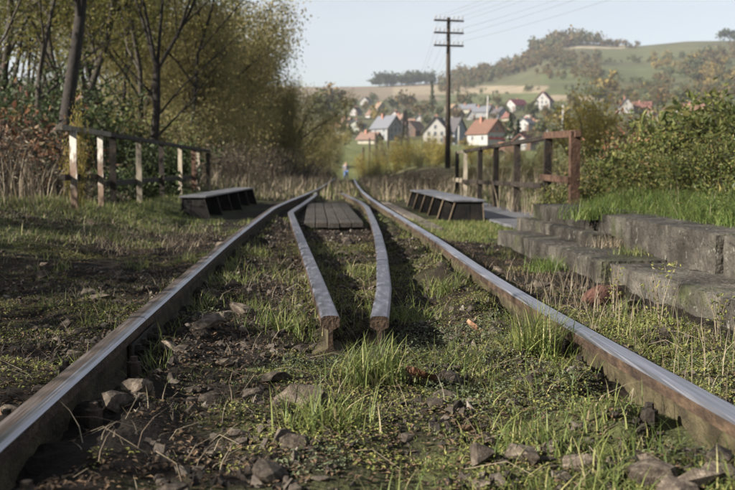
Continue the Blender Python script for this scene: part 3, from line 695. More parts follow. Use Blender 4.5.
# ------------------------------------------------------------------ woods on the left
bare = [tree_proto('bare', 11, 8.5, .095, 'wood_leaf', 'bark_dark', 2600, .085, .22, levels=5, spread=.5, kids=(3,4), first=.3),
        tree_proto('bare', 12, 9.0, .105, 'wood_leaf', 'bark_dark', 2200, .085, .25, levels=5, spread=.48, kids=(3,4), first=.28, lean=(.12,0))]
leafy = [tree_proto('leafy', 21, 9, .085, 'wood_green', 'bark', 11000, .10, .30, levels=4, spread=.55, kids=(4,6), first=.22),
         tree_proto('leafy', 22, 8, .075, 'wood_leaf', 'bark', 10000, .10, .30, levels=4, spread=.55, kids=(4,6), first=.15),
         tree_proto('leafy', 23, 8, .075, 'yellow', 'bark', 9000, .10, .30, levels=4, spread=.55, kids=(4,6), first=.2)]
def willow_proto(seed, h, n):
    rng = np.random.default_rng(seed); mb = MB(); clumps = []
    for k in range(9):
        a = rng.uniform(0,2*math.pi); tilt = rng.uniform(.04,.42); p = Vector((math.cos(a)*.25, math.sin(a)*.25, -.2)); d = Vector((math.cos(a)*tilt, math.sin(a)*tilt, 1)).normalized()
        L = h*rng.uniform(.6,1.0); pts = [p.copy()]; rad = [.10]
        for i in range(7):
            d = (d + Vector(rng.normal(0,.1,3)) + Vector((math.cos(a),math.sin(a),0))*.04).normalized(); p = p + d*L/7; pts.append(p.copy()); rad.append(.10*(1-.9*(i+1)/7))
            if i >= 1:
                for q in range(4):
                    dd = (d*.5+Vector(rng.normal(0,.7,3))).normalized(); e2 = p + dd*rng.uniform(.4,1.5); mb.tube([p, p.lerp(e2,.5)+Vector((0,0,.08)), e2], [.02,.012,.004], 3, cap=False)
                    clumps.append(tuple(e2)); clumps.append(tuple(p.lerp(e2,.6)))
        mb.tube(pts, rad, 5, cap=False)
    for k in range(60):                      # low skirt of twigs
        a = rng.uniform(0,2*math.pi); q = rng.uniform(.5,2.2); clumps.append((math.cos(a)*q, math.sin(a)*q, rng.uniform(.2,2.2)))
    cl = np.array(clumps); k = rng.integers(0,len(cl),n); P = cl[k] + rng.normal(0,1,(n,3))*np.array((.30,.30,.36))
    P = P[P[:,2] > 0]
    V,F = leaves(P, .115*rng.uniform(.6,1.4,len(P)), rng, .5)
    return mb.mesh('trunk', M['bark'], smooth=True), mesh_np('crown', V, F, M['willow'])
willows = [willow_proto(31, 7.4, 25000), willow_proto(32, 7.2, 25000)]

def T(px, y): x = X(px, y); return (x, y, hz(x, y))
rngf = np.random.default_rng(77); ft = Tree.__new__(Tree); ft.rng = rngf; ft.mb = MB(); ft.tips = []; ft.droop = 0; ft.wig = .09; ft.spread = .5; ft.kids = (3,5); ft.levels = 4
ft.mb.tube([(0,0,-.2),(.03,0,.7),(.10,.02,1.5),(.12,0,2.5)], [.12,.095,.085,.08], 7, cap=False)
for dx,dy,dz,L_ in ((-.42,.1,1,5.5),(-.12,-.2,1,6),(.20,.2,1,6),(.45,-.1,.95,5.5),(.62,.1,.85,3.4)):
    ft.branch(Vector((.12,0,2.35)), Vector((dx,dy,dz)).normalized(), L_, .042, 1, .15)
for z_,dx in ((1.3,.8),(1.8,-.8),(.9,.9)): ft.branch(Vector((.06,0,z_)), Vector((dx,.2,.75)).normalized(), 2.6, .03, 2, .2)
tp_ = np.array([tuple(p) for p in ft.tips]); kk_ = rngf.integers(0,len(tp_),1500); Vv,Ff = leaves(tp_[kk_]+rngf.normal(0,.15,(1500,3)), .075*rngf.uniform(.6,1.3,1500), rngf, .5)
forked = (ft.mb.mesh('trunk', M['bark_dark'], smooth=True), mesh_np('crown', Vv, Ff, M['wood_leaf']))
W = [('dark_trunk_tree', bare[1], T(62,17), .4, 1.25, 'tall dark-trunked tree behind the near end of the left railing'),
     ('dark_trunk_tree', bare[0], T(8,15), 2.2, 1.2, 'dark-trunked tree at the left edge of the picture'),
     ('forked_tree', forked, T(155,22), 0, 1.0, 'forked dark tree with spreading bare branches behind the left railing'),
     ('slender_tree', bare[1], T(118,27), 3.0, .95, 'slender bare tree just left of the forked tree'),
     ('slender_tree', bare[0], T(188,33), 4.4, .9, 'small bare tree right of the forked tree, before the willows')]
for nm, pr, loc, rz, s, lab in W: plant_tree(nm, *pr, loc, rz, s, lab, 'tree')
gw = 'mixed trees of the wood on the left'
rr = random.Random(5)
seen = {}
for i, (px, y, k) in enumerate(sorted([(5,28,0),(45,33,1),(85,40,0),(20,42,1),(125,41,1),(60,28,1),(0,36,0),(35,24,0),(12,19,1),(50,20,1),(-8,23,0),(85,27,0),(135,26,1),(28,34,1),(95,31,1),(60,34,2),(140,38,0),(105,44,1),(15,30,1),(-20,20,0),(75,23,0),(130,31,0),(120,58,2),(70,62,1),(10,55,0),(165,66,0),(215,70,1)])):
    n_ = seen[k] = seen.get(k, -1) + 1
    plant_tree('woodland_tree', *leafy[k], T(px,y), rr.uniform(0,6), rr.uniform(.85,1.2), ORD[n_]+(' green-leaved tree',' olive-leaved autumn tree',' yellowing tree')[k]+' from the left edge, in the wood behind the left railing', 'tree', gw)
for i, (px, y, s, lab) in enumerate([(200,38,.95,'grey-olive willow nearest the railing, behind the small bare tree'),(222,43,1.02,'tall olive willow in the middle of the willow clump'),(241,50,.98,'tallest yellowish willow at the right of the clump'),(277,54,.76,'middling golden willow below the tallest one'),(296,60,.72,'lower willow at the right end, sloping down to the track'),(238,62,1.12,'willow filling the gap behind the tall ones'),(222,52,1.3,'willow standing behind the olive middle one'),(312,78,.66,'last small willow farthest along the track'),(180,44,1.2,'willow at the left of the clump')]):
    plant_tree('willow', *willows[i%2], T(px,y), i*1.7 + (2.6 if i == 0 else 0), s, lab, 'willow tree', 'willows along the left of the track')
# trees beyond the left edge of the picture, shading the track
for i, (x, y, k) in enumerate([(-8.5,10.5,1)]):
    plant_tree('woodland_tree', *leafy[k], (x,y,hz(x,y)), i*2.1, .8, ('tall green-leaved tree in the wood on the left','olive-leaved autumn tree in the wood on the left','yellowing tree in the wood on the left')[k], 'tree', gw)

for i, (x, y, s) in enumerate([(-9,3.4,.85),(-10.5,6.5,.95),(-12,1.0,.9)]):
    plant_tree('woodland_tree', *bare[i%2], (x,y,hz(x,y)), i*2.4+1, s, ('nearest','farthest','middle')[(0,1,2)[i]] and ORD[i]+' bare dark tree beyond the left edge, shading the track', 'tree', gw)

def bush_mesh(seed, rx, ry, h, n, lsize, mat, stems=14, aspect=.5, barkm='bark'):
    rng = np.random.default_rng(seed); mb = MB(); cl = []
    for k in range(stems):
        a = rng.uniform(0,2*math.pi); q = rng.uniform(.1,1)**.6; ex = math.cos(a)*q*rx; ey = math.sin(a)*q*ry; ez = h*rng.uniform(.6,1.0)*(1-.45*q*q)
        p0 = Vector((ex*.25, ey*.25, -.15)); p1 = Vector((ex*.7, ey*.7, ez*.65)); p2 = Vector((ex, ey, ez))
        mb.tube([p0,p1,p2], [.016,.011,.004], 3, cap=False)
        for t in np.linspace(.25,1.0,7):
            b = p0.lerp(p1,t/.6) if t < .6 else p1.lerp(p2,(t-.6)/.4); e2 = b + Vector((rng.normal(0,.22*rx), rng.normal(0,.22*ry), rng.normal(.05,.14*h)))
            mb.tube([b,e2],[.006,.002],3,cap=False); cl += [tuple(b), tuple(e2)]
    cl = np.array(cl); k = rng.integers(0,len(cl),n); P = cl[k] + rng.normal(0,1,(n,3))*np.array((.09*rx,.09*ry,.08*h)); P = P[P[:,2] > .01]
    V,F = leaves(P, lsize*rng.uniform(.35,1.0,len(P))*rng.choice((.8,1.2,1.7),len(P)), rng, aspect)
    return mb.mesh('stems', M[barkm], smooth=True), mesh_np('foliage', V, F, M[mat])
BP = {'bramble': bush_mesh(41,1.0,1.0,1.25,3200,.085,'bush',22,.5), 'bramble2': bush_mesh(42,1.1,.9,1.0,2800,.095,'bush',20,.45),
      'olive': bush_mesh(43,1.1,1.1,1.6,3600,.075,'bush_olive',24,.5), 'yellow': bush_mesh(44,1.2,1.2,2.2,3600,.09,'yellow',20,.5),
      'red': bush_mesh(45,.9,.9,1.4,1300,.085,'red_leaf',16,.5), 'dark': bush_mesh(46,1.0,1.0,.9,2600,.10,'dark_leaf',16,.6), 'thicket': bush_mesh(48,1.0,1.0,.95,9000,.042,'dark_leaf',26,.6), 'dry': bush_mesh(47,1.0,1.0,1.1,1500,.07,'dry',30,.3)}
def bush(kind, x, y, s, label, rz=None, group=None, dz=0):
    return plant_tree('shrub', *BP[kind], (x,y,hz(x,y)+dz), rr.uniform(0,6) if rz is None else rz, s, label, 'shrub', group, ('stems','foliage'))
# behind and beside the left railing
bush('red', -4.1,14.5,1.15,'reddish-leaved shrub left of the white railing post')
bush('red', -5.6,16.2,1.4,'larger reddish shrub at the left edge under the dark tree')
bush('yellow', -2.42,10.5,(.12,.12,.50),'pale yellow-leaved sapling poking over the first railing post')
bush('thicket', -5.3,18.0,1.9,'tall dark green shrub at the left edge behind the red ones')
bush('thicket', X(32,22),22,2.3,'large dark green shrub behind the brown ones at the left edge')
bush('thicket', X(70,24),24,2.2,'large dark green shrub behind the first railing post')
bush('red', -4.7,17.0,1.3,'brown-red shrub under the dark-trunked tree')
bush('dark', -3.2,14.6,.9,'dark green shrub low behind the left railing, near end')
bush('dark', -2.95,16.8,.85,'dark green shrub low behind the left railing, middle')
bush('dark', -2.9,19.4,.95,'dark green shrub low behind the left railing, far end')
for i,(x,y,s) in enumerate([(-3.3,12.4,.8),(-3.9,12.0,1.0),(-4.8,13.0,1.1),(-2.85,13.6,.6),(-5.2,11.6,1.0)]):
    bush('dry', x,y,s,('small brown withered shrub behind the second railing post','brown withered shrub just left of the first railing post','large brown withered shrub in the dry stalks at the left','smallest withered shrub behind the railing','brown withered shrub at the left edge in the grass')[i], group='withered shrubs left of the railing')
for i,(px,y,s_) in enumerate([(-30,62,2.6),(-2,56,2.4),(22,66,2.9),(48,58,2.5),(72,70,3.0),(98,60,2.6),(124,72,3.0),(150,62,2.5),(176,74,2.9),(-60,58,2.6)]):
    bush('olive',X(px,y),y,s_,ORD[i]+' tall olive thicket closing the back of the wood on the left',group='thickets at the back of the wood')
seen = {}
for i,(px,y,s,k) in enumerate(sorted([(20,19,1.3,'dry'),(110,25,1.5,'bramble'),(150,28,1.4,'bramble'),(190,30,1.3,'olive'),(230,33,1.2,'dry'),(262,36,1.1,'dry'),(212,27,.9,'dry'),(285,40,1.2,'dry'),(170,24,1.0,'olive'),(60,21,1.4,'dry'),(245,27,.7,'dry'),(305,47,1.1,'dry'),(270,30,.6,'dry')])):
    x = X(px,y); n_ = seen[k] = seen.get(k,-1)+1; bush(k,x,y,s,ORD[n_]+{'olive':' olive undergrowth shrub from the left, at the foot of the wood','bramble':' green bramble from the left, at the foot of the wood','dry':' brown dry shrub from the left, on the bank before the willows'}[k],group='undergrowth shrubs left of the track')
for i,(x,y,s) in enumerate([(-6.0,-1.2,1.25),(-6.4,.4,1.4),(-6.0,1.9,1.3),(-6.6,3.3,1.45),(-6.2,4.9,1.35),(-6.8,6.3,1.5),(-6.3,8.2,1.25),(-7.8,-2.0,1.5)]):  # unseen bushes added here, spaced and sized to shade the left of the track
    bush(('yellow','olive')[i%2],x,y,s*(1,1.45)[i%2],ORD[i]+' added bush out of view past the left edge, shading the track',group='bushes beyond the left edge')
# right bank
for i,(px,y,s,k,lab) in enumerate([(612,11.5,.6,'bramble','leafy green bramble just right of the rusty end post'),(645,11.0,.65,'bramble2','broad-leaved bramble in the middle of the right bank'),(690,10.6,.70,'bramble','tall bramble on the right bank near the picture edge'),(738,10.2,.9,'bramble2','large bramble cut by the right edge'),
        (625,13.2,.75,'bramble2','bramble in the second row above the rusty end post'),(668,13.0,.8,'bramble','bushy bramble in the second row of the bank'),(715,12.6,1.1,'bramble','tall bramble at the top of the bank by the right edge'),
        (600,18,.8,'olive','olive shrub beyond the near end of the right railing'),(560,21,.40,'olive','low olive shrub behind the right railing'),(645,17,.75,'olive','olive shrub above the brambles on the right bank'),(690,17,1.0,'olive','large olive shrub high on the right bank'),(745,15.5,.9,'olive','olive shrub high at the right edge'),
        (588,26,.8,'yellow','large yellow-leaved bush in front of the hill'),(600,31,1.05,'yellow','tall yellow-leaved bush behind the large one, in front of the hill'),(668,30,.8,'yellow','yellow-leaved bush at the right end of the yellow group'),(590,33,.9,'yellow','smaller yellow bush just right of the railing top'),(665,24,.9,'olive','olive bush behind the brambles below the far houses'),(712,22,.8,'bramble','green bush below the red-roofed far houses'),(770,12,.8,'bramble','bramble beyond the right edge')]):
    x = X(px,y); bush(k,x,y,s,lab,group='shrubs on the right bank')
bush('red', X(640,13.4),13.4,1.0,'reddish shrub rising behind the brambles of the right bank')
for i,(px,y,s_) in enumerate([(700,8.7,.40),(738,8.0,.42),(662,9.4,.40),(625,10.4,.42)]):
    bush(('bramble2','bramble')[i%2],X(px,y),y,s_,('low bramble at the grass edge, second from the right','low bramble at the grass edge at the right edge of the picture','low bramble at the grass edge, second from the rusty post','low bramble at the grass edge nearest the rusty post')[i],group='shrubs on the right bank')
bush('red', X(665,11.8),11.8,.75,'reddish shrub among the green brambles of the right bank')
bush('bramble', 2.78,11.1,.40,'climbing bramble in the end bay of the right railing')
# beyond the bridge
seen = {}
for i,(px,y,s,k) in enumerate(sorted([(395,23,.5,'dry'),(412,26,.55,'dry'),(428,24,.5,'dry'),(440,30,.55,'dry'),(405,34,.6,'dry'),(470,28,.35,'olive'),(500,26,.36,'olive'),(530,24,.4,'olive'),(385,40,.6,'dry'),(372,66,1.0,'olive'),(420,66,1.1,'olive'),(455,70,.9,'olive'),(490,62,.8,'olive'),(395,74,1.4,'yellow'),(380,80,1.3,'yellow'),(368,100,1.8,'yellow'),(326,88,1.2,'olive'),(366,80,.8,'dry'),(410,76,1.3,'yellow'),(335,112,2.2,'olive'),(520,58,.8,'olive'),(545,50,.9,'olive'),(433,70,1.3,'yellow'),(325,66,.9,'dry'),(320,76,1.1,'dry'),(400,95,1.8,'olive'),(425,100,1.9,'yellow'),(445,90,1.5,'olive'),(385,110,2.2,'olive'),(475,80,1.2,'yellow'),(505,75,1.0,'olive')])):
    x = X(px,y); n_ = seen[k] = seen.get(k,-1)+1; bush(k,x,y,s*(.72 if y > 60 and px > 330 else 1),ORD[n_]+{'olive':' olive scrub bush from the left, beyond the bridge','dry':' brown dry bush from the left, beside the track beyond the bridge','yellow':' yellowing scrub bush from the left, in the valley beyond the bridge'}[k],group='scrub beyond the bridge')

# ------------------------------------------------------------------ grass, weeds, stones
rng = np.random.default_rng(99)
def scatter(n, x0, x1, y0, y1, power=1.0):
    return rng.uniform(x0,x1,n), y0 + (y1-y0)*rng.uniform(0,1,n)**power
def in_rail(x, y, m=.075): return (np.abs(x-fxl(y)) < m) | (np.abs(x-fxr(y)) < m)
def blocked(x, y): return in_rail(x,y) | ((x > 1.56) & (x < 2.12) & (y < 9.4)) | ((np.abs(x-.17)<.33)&(y>10.2)&(y<15.8)) | ((x>1.55)&(x<2.95)&(y>12)&(y<19)) | ((x>2.0)&(x<3.0)&(y>10.3)&(y<19.3)) | ((x<-1.0)&(x>-1.75)&(y>12.5)&(y<18.1))
# green tufts between the rails and to the right
parts = []
x,y = scatter(3600, -3.2, 1.55, 1.7, 12, 1.25); dens = fbm(x*1.3,y*1.3,0,3,77); d = x-(fxl(y)+fxr(y))/2
k = (dens + .06*sstep(0,.8,x) - .10*((x<-.15)&(x>-1.5)&(y<9)) - .25*bare_soil(x,y) - .09*sstep(4.2,5,y)*(1-sstep(10.5,11.5,y))*(np.abs(d)<.8) - .09*(d<-.8)*(y<8) > .525) & ~blocked(x,y); x,y = x[k],y[k]
for q in range(9):
    xx = x + rng.normal(0,.025,len(x)); yy = y + rng.normal(0,.025,len(x)); kk = ~blocked(xx,yy)
    parts.append(blades(onground(xx,yy,-.005)[kk], (rng.uniform(.03,.11,len(x)))[kk], .0045, rng.uniform(.1,1.3,len(x))[kk], rng))
for fx, sd_ in ((fxr,-1),(fxr,1),(fxl,1),(fxl,-1)):
    y = (1.7 if sd_<0 and fx is fxr else 3.0)+8*rng.uniform(0,1,1500)**1.4; x = fx(y) + sd_*(.07+.10*rng.uniform(0,1,1500)**1.5); k = (fbm(x*3,y*3,0,3,91) > .47) & ~((x>1.56)&(y<9.4)); x,y = x[k],y[k]
    parts.append(blades(onground(x,y,-.01), .02+.09*rng.uniform(0,1,len(x))**2, .0036, rng.uniform(.2,1.3,len(x)), rng))
# left bank, dense
x,y = scatter(30000, -7.5,-1.5, 6.8,15.5,1.0); k = (fbm(x*1.1,y*1.1,0,3,78) > .40) & ~blocked(x,y) & (rng.uniform(0,1,len(x)) < sstep(6.6,9,y)*sstep(1.3,2.4,-x)+.06); x,y = x[k],y[k]
parts.append(blades(onground(x,y,-.01), rng.uniform(.04,.13,len(x)), .006, rng.uniform(.2,1.3,len(x)), rng))
# beyond bridge verge
x,y = scatter(9000, 1.1,2.2, 8.9,12.2); k = ~blocked(x,y); x,y = x[k],y[k]; parts.append(blades(onground(x,y,-.01), rng.uniform(.03,.09,len(x)), .006, rng.uniform(.2,1.2,len(x)), rng))
x,y = scatter(5000, -2.5,9, 19.5,45,1.5); k = ~in_rail(x,y,.12); x,y=x[k],y[k]; parts.append(blades(onground(x,y,-.02), rng.uniform(.08,.32,len(x)), .014, rng.uniform(.2,1.0,len(x)), rng))
V,F = merge(parts); tag(link('grass', mesh_np('grass',V,F,M['grass'])), kind='stuff')
# bank grass on the right
x,y = scatter(34000, 2.38,6.5, 3.6,11.5); k = fbm(x*1.2,y*1.2,0,3,79) > .24; x,y = x[k],y[k]
xe,ye = scatter(7000, 2.34,2.8, 3.0,9.0); x = np.concatenate([x,xe]); y = np.concatenate([y,ye])
p1 = blades(onground(x,y,-.01), rng.uniform(.04,.17,len(x)), .006, rng.uniform(.3,1.4,len(x)), rng)
V,F = p1; tag(link('bank_grass', mesh_np('bank_grass',V,F,M['grass_lush'])), kind='stuff')
# broad weeds in the bank grass
x,y = scatter(5200, 2.45,6.2, 4.2,11.2); k = fbm(x*1.6,y*1.6,0,3,93) > .50; x,y = x[k],y[k]; P = onground(x,y); P[:,2] += rng.uniform(.03,.22,len(x)); V,F = leaves(P, .045*rng.uniform(.5,1.5,len(P)), rng, .5, .4)
tag(link('bank_weeds', mesh_np('bank_weeds',V,F,M['bush'])), kind='stuff')
# dry stalks
parts = []
x,y = scatter(2600, 2.5,6.2, 4.5,11.5); parts.append(blades(onground(x,y,-.01), .05+.22*rng.uniform(0,1,len(x))**2, .005, rng.uniform(.2,1.3,len(x)), rng))
x,y = scatter(1900, -7.5,-2.6, 9.6,14.5); parts.append(blades(onground(x,y,-.02), rng.uniform(.2,.85,len(x)), .008, rng.uniform(.1,.7,len(x)), rng))
x,y = scatter(2600, -3.0,-.9, 7.5,10.5); k=~blocked(x,y); x,y=x[k],y[k]; parts.append(blades(onground(x,y,-.01), rng.uniform(.03,.12,len(x)), .005, rng.uniform(.3,1.4,len(x)), rng))
x,y = scatter(9000, -4.5,5.5, 19.2,50,1.4); k = ~in_rail(x,y,.15)&~((x>fxl(y)-.1)&(x<fxr(y)+.1)&(rng.uniform(0,1,len(x))<.75)); x,y=x[k],y[k]; parts.append(blades(onground(x,y,-.02), rng.uniform(.12,.6,len(x)), .016, rng.uniform(.1,.9,len(x)), rng))
x,y = scatter(900, 2.7,4.2, 10.8,16); parts.append(blades(onground(x,y,-.02), rng.uniform(.3,.9,len(x)), .01, rng.uniform(.1,.7,len(x)), rng))
x,y = scatter(9000, -2.6,1.6, 1.9,9.5); k=(~blocked(x,y))&(fbm(x*2,y*2,0,3,90)>.47); x,y=x[k],y[k]; parts.append(blades(onground(x,y,-.005), .02+.11*rng.uniform(0,1,len(x))**2.5, .0026, rng.uniform(.6,1.8,len(x)), rng))
x,y = scatter(320, 1.0,1.6, 2.6,6.0); parts.append(blades(onground(x,y,-.005), rng.uniform(.06,.24,len(x)), .003, rng.uniform(.1,.8,len(x)), rng))
V,F = merge(parts); tag(link('dry_grass', mesh_np('dry_grass',V,F,M['dry'])), kind='stuff')
# fallen straws
mb = MB()
for i in range(170):
    y = 1.9+6*random.random()**1.4; x = random.uniform(-2.0,1.5); a = random.uniform(0,6.28); L = random.uniform(.05,.20); x2,y2 = x+math.cos(a)*L, y+math.sin(a)*L
    xm,ym = (x+x2)/2+random.uniform(-.02,.02),(y+y2)/2
    if in_rail(np.array([x,x2,xm]),np.array([y,y2,ym])).any(): continue
    mb.tube([(x,y,hz(x,y)+.012),(xm,ym,hz(xm,ym)+random.uniform(.02,.05)),(x2,y2,hz(x2,y2)+.012)], .0009, 3, cap=False)
tag(mb.build('straw', M['dry']), kind='stuff')
# creeping weeds and moss
x,y = scatter(120000,-2.2,1.6,1.75,7.5,1.4); d = x-(fxl(y)+fxr(y))/2
f = fbm(x*1.8,y*1.8,0,4,61) + .05*sstep(-.1,.7,x) - .10*((x<-.1)&(x>-1.2)) - .25*bare_soil(x,y) - .08*sstep(4.2,5,y)*(np.abs(d)<.8)
k = (f > .495) & ~blocked(x,y); x,y = x[k],y[k]
V,F = blades(onground(x,y,-.003), .008+.022*rng.uniform(0,1,len(x))**2, .0022, rng.uniform(.3,1.6,len(x)), rng, 2)
tag(link('moss_turf', mesh_np('moss_turf',V,F,M['grass'])), kind='stuff')
def weed(n, x0,x1,y0,y1,thr,seed,size,mat,name,zmax,pw=1.3,flat=.55,extra=None):
    x,y = scatter(n,x0,x1,y0,y1,pw); f = fbm(x*2.2,y*2.2,0,4,seed); g = f + (.05*sstep(-.1,.7,x) - .12*((x<-.1)&(x>-1.2)) - .2*bare_soil(x,y) if extra is None else 0)
    k = (g > thr) & ~blocked(x,y); x,y,f = x[k],y[k],g[k]
    P = onground(x,y); P[:,2] += rng.uniform(.002,zmax,len(x))*np.clip((f-thr)*9,.15,1)
    V,F = leaves(P, size*rng.uniform(.5,1.5,len(P)), rng, .6, flat)
    tag(link(name, mesh_np(name,V,F,M[mat])), kind='stuff')
weed(150000,-2.2,1.62,1.75,8.5,.515,61,.0095,'moss','creeping_weeds',.03)
weed(40000,-.9,1.6,1.75,4.2,.53,62,.011,'sage','grey_green_weeds',.05)
weed(60000,-3,1.6,1.8,10,.30,63,.015,'litter','leaf_litter',.012,flat=.7,extra=1)
weed(9000,1.1,1.62,2.4,4.6,.50,64,.012,'moss','verge_weeds',.03,extra=1)

# stones
def stone_mesh(seed, n, jag, mat, flat=False):
    r = np.random.default_rng(seed); p = r.normal(size=(n,3)); p /= np.linalg.norm(p,axis=1)[:,None]; p *= r.uniform(1-jag,1,(n,1)); p *= np.array((1,r.uniform(.6,.95),r.uniform(.42,.75)))*.5
    bm = bmesh.new(); [bm.verts.new(q) for q in p]; bmesh.ops.convex_hull(bm, input=bm.verts)
    bmesh.ops.delete(bm, geom=[v for v in bm.verts if not v.link_faces], context='VERTS')
    bmesh.ops.triangulate(bm, faces=bm.faces); bmesh.ops.recalc_face_normals(bm, faces=bm.faces)
    me = bpy.data.meshes.new('stone'); bm.to_mesh(me); bm.free()
    if mat: me.materials.append(mat)
    return me
SM = [stone_mesh(100+i, 15+i%8, .28, M['stone']) for i in range(18)]
# small ballast, joined
protos = []
for i in range(14):
    me = stone_mesh(300+i, 11, .3, None); v = np.empty(len(me.vertices)*3); me.vertices.foreach_get('co', v); f = np.array([tuple(p.vertices) for p in me.polygons]); protos.append((v.reshape(-1,3), f)); bpy.data.meshes.remove(me)
def stone_zone(x, y): 
    g = fbm(x*1.6,y*1.6,0,3,88)
    inner = (x>fxl(y)) & (x<fxr(y)); right = (x>fxr(y))&(x<1.6)
    return np.where(inner, g + .10*((x<.0)|(y>4)), np.where(right, g, g-.02))
parts = []
x,y = scatter(42000,-2.8,1.58,1.6,11.5,1.35); k = (stone_zone(x,y) > .46) & ~blocked(x,y); x,y = x[k],y[k]
s = .012 + .045*rng.uniform(0,1,len(x))**2.4; z = height(x,y); Rm = rot_rand(len(x), rng)
which = rng.integers(0,14,len(x))
for q in range(14):
    m = which == q; v,f = protos[q]; n = m.sum()
    VV = np.einsum('nij,kj->nki', Rm[m], v)*s[m][:,None,None]; VV += np.stack([x[m],y[m],z[m]+s[m]*.02],1)[:,None,:]
    FF = (f[None]+(np.arange(n)*len(v))[:,None,None]).reshape(-1,3); parts.append((VV.reshape(-1,3),FF))
V,F = merge(parts); tag(link('gravel', mesh_np('gravel',V,F,M['gravel'])), kind='stuff')
# the larger stones, one by one
cnt = 0
while cnt < 290:
    y = 1.75 + 7.5*random.random()**1.7; x = random.uniform(-2.6,1.55)
    if blocked(np.array([x]),np.array([y]))[0]: continue
    if float(stone_zone(np.array([x]),np.array([y]))[0]) < .45 and random.random() < .75: continue
    if min(abs(x-float(fxl(y))), abs(x-float(fxr(y)))) < .12: continue
    s = random.choice((.045,.06,.06,.08,.10,.13)) * random.uniform(.8,1.2)
    o = link('stone', SM[cnt%18], ground, (x,y,hz(x,y)+s*random.uniform(.0,.16)), (random.uniform(-.4,.4),random.uniform(-.4,.4),random.uniform(0,6.28)), (s*random.uniform(.9,1.3),s,s*random.uniform(.7,1.0)))
    cnt += 1
def rock(px_x, y, s, mesh, label, mat=None, name='rock', sz=1.0):
    me = mesh
    if mat: me = mesh.copy(); me.materials.clear(); me.materials.append(mat)
    o = link(name, me, None, (px_x,y,hz(px_x,y)+s*.15), (random.uniform(-.2,.2),random.uniform(-.2,.2),random.uniform(0,6)), (s*1.25,s,s*sz)); return tag(o,label,'rock' if name=='rock' else name)
rock(.355,2.14,.115,SM[3],'large tan stone at the bottom edge, right of centre')
rock(-.17,2.72,.12,SM[5],'large brown stone standing in the shade of the left rail, near the bottom')
rock(.44,2.12,.10,SM[8],'dark split stone at the bottom edge beside the large tan stone')
rock(-.11,2.95,.10,SM[11],'upright pale stone leaning beside the middle grass tuft')
rock(.665,3.70,.085,SM[12],'dark square stone beside the orange dead leaf')
rock(-.05,2.2,.085,SM[7],'rounded grey stone at the bottom, left of centre')
rock(.40,2.95,.09,SM[14],'pale grey stone by the curled brown leaf')
rock(.66,1.93,.10,SM[2],'rough brown stone at the foot of the right rail in the bottom right corner')
rock(.79,1.93,.09,SM[9],'dark stone against the right rail at the right edge of the picture')
rock(.52,2.62,.06,SM[4],'small dark stone near the right rail, beside the near screws')
# brick lump below the step
bme = stone_mesh(777, 60, .08, M['brick']); bme.transform(Matrix.Diagonal((.26,.20,.22,1)) @ Matrix.Translation((0,0,.22)))
tag(link('brick', bme, None, (1.44,5.0,hz(1.44,5.0)-.02), (.12,-.08,.35)), 'red-brown brick lump lying below the gap in the concrete step', 'brick')
# dead leaves that stand out
def dead_leaf(x,y,s,mat,label,rz,tilt):
    bm = bmesh.new(); n = 9; m = 5
    g = [[None]*m for _ in range(n)]
    for i in range(n):
        t = i/(n-1); w = .42*math.sin(math.pi*min(1,t*.96+.02))**.8*(1+.18*math.sin(i*2.4))
        for j in range(m):
            u = (j/(m-1)-.5)*2; g[i][j] = bm.verts.new((u*w*s, (t-.5)*s*1.1, s*(.22*u*u + .30*(t-.5)**2 + .03*math.sin(7*t+3*u))))
    for i in range(n-1):
        for j in range(m-1): bm.faces.new((g[i][j],g[i][j+1],g[i+1][j+1],g[i+1][j]))
    me = bpy.data.meshes.new('dead_leaf'); bm.to_mesh(me); bm.free(); me.materials.append(M[mat])
    so_ = link('dead_leaf', me, None, (x,y,hz(x,y)+.02), (tilt,.25,rz)); md = so_.modifiers.new('thickness','SOLIDIFY'); md.thickness = .0012
    tag(so_, label, 'dead leaf')
dead_leaf(.60,3.78,.075,'orange_leaf','orange-tan dead leaf standing by a dark stone right of centre',1.2,.5)
dead_leaf(.305,2.93,.085,'brown_leaf','curled red-brown dead leaf on the pale stone in front of centre',1.5,.3)
dead_leaf(-.83,2.6,.07,'orange_leaf','orange-brown dead leaf left of the left rail',.4,.3)
dead_leaf(.36,2.35,.05,'litter','small brown dead leaf near the bottom among the weeds',2.4,.2)
# grass tufts that stand out
def tuft(x,y,h,n,sp,label,mat='grass',z=None,w=.005):
    r = np.random.default_rng(int(x*1000)%977+int(y*100)); P = np.stack([r.normal(0,sp,n), r.normal(0,sp,n), np.full(n,-.01)],1)
    V,F = blades(P, h*r.uniform(.45,1.1,n), w, r.uniform(.1,1.15,n), r, 4)
    o = link('grass_tuft', mesh_np('grass_tuft',V,F,M[mat]), None, (x,y,hz(x,y) if z is None else z)); return tag(o,label,'grass tuft',)
tuft(.72,3.22,.23,240,.045,'bright yellow-green grass tuft leaning on the right rail')
tuft(.17,2.95,.155,260,.055,'full grass tuft in the middle, below the guard rail ends')
tuft(.02,2.42,.14,170,.05,'low grass tuft near the bottom centre')
tuft(.36,4.2,.18,240,.07,'wide grass patch right of the right guard rail end')
tuft(.62,4.9,.14,160,.06,'grass tuft against the right rail beyond the bright one')
tuft(-.13,3.9,.15,160,.06,'grass tuft left of the left guard rail end')
tuft(-.42,5.4,.12,120,.06,'grass tuft between left rail and left guard rail')
tuft(-.40,7.2,.13,110,.06,'dark grass tuft against the inside of the left rail')
tuft(2.10,7.55,.20,420,.11,'bushy green grass tuft overhanging the joint of the upper wall','grass_lush',.14,.006)
tuft(1.52,6.55,.15,220,.07,'green grass tuft at the foot of the far step block','grass_lush')
tuft(.50,2.25,.09,130,.06,'low grass tuft at the bottom right of centre')
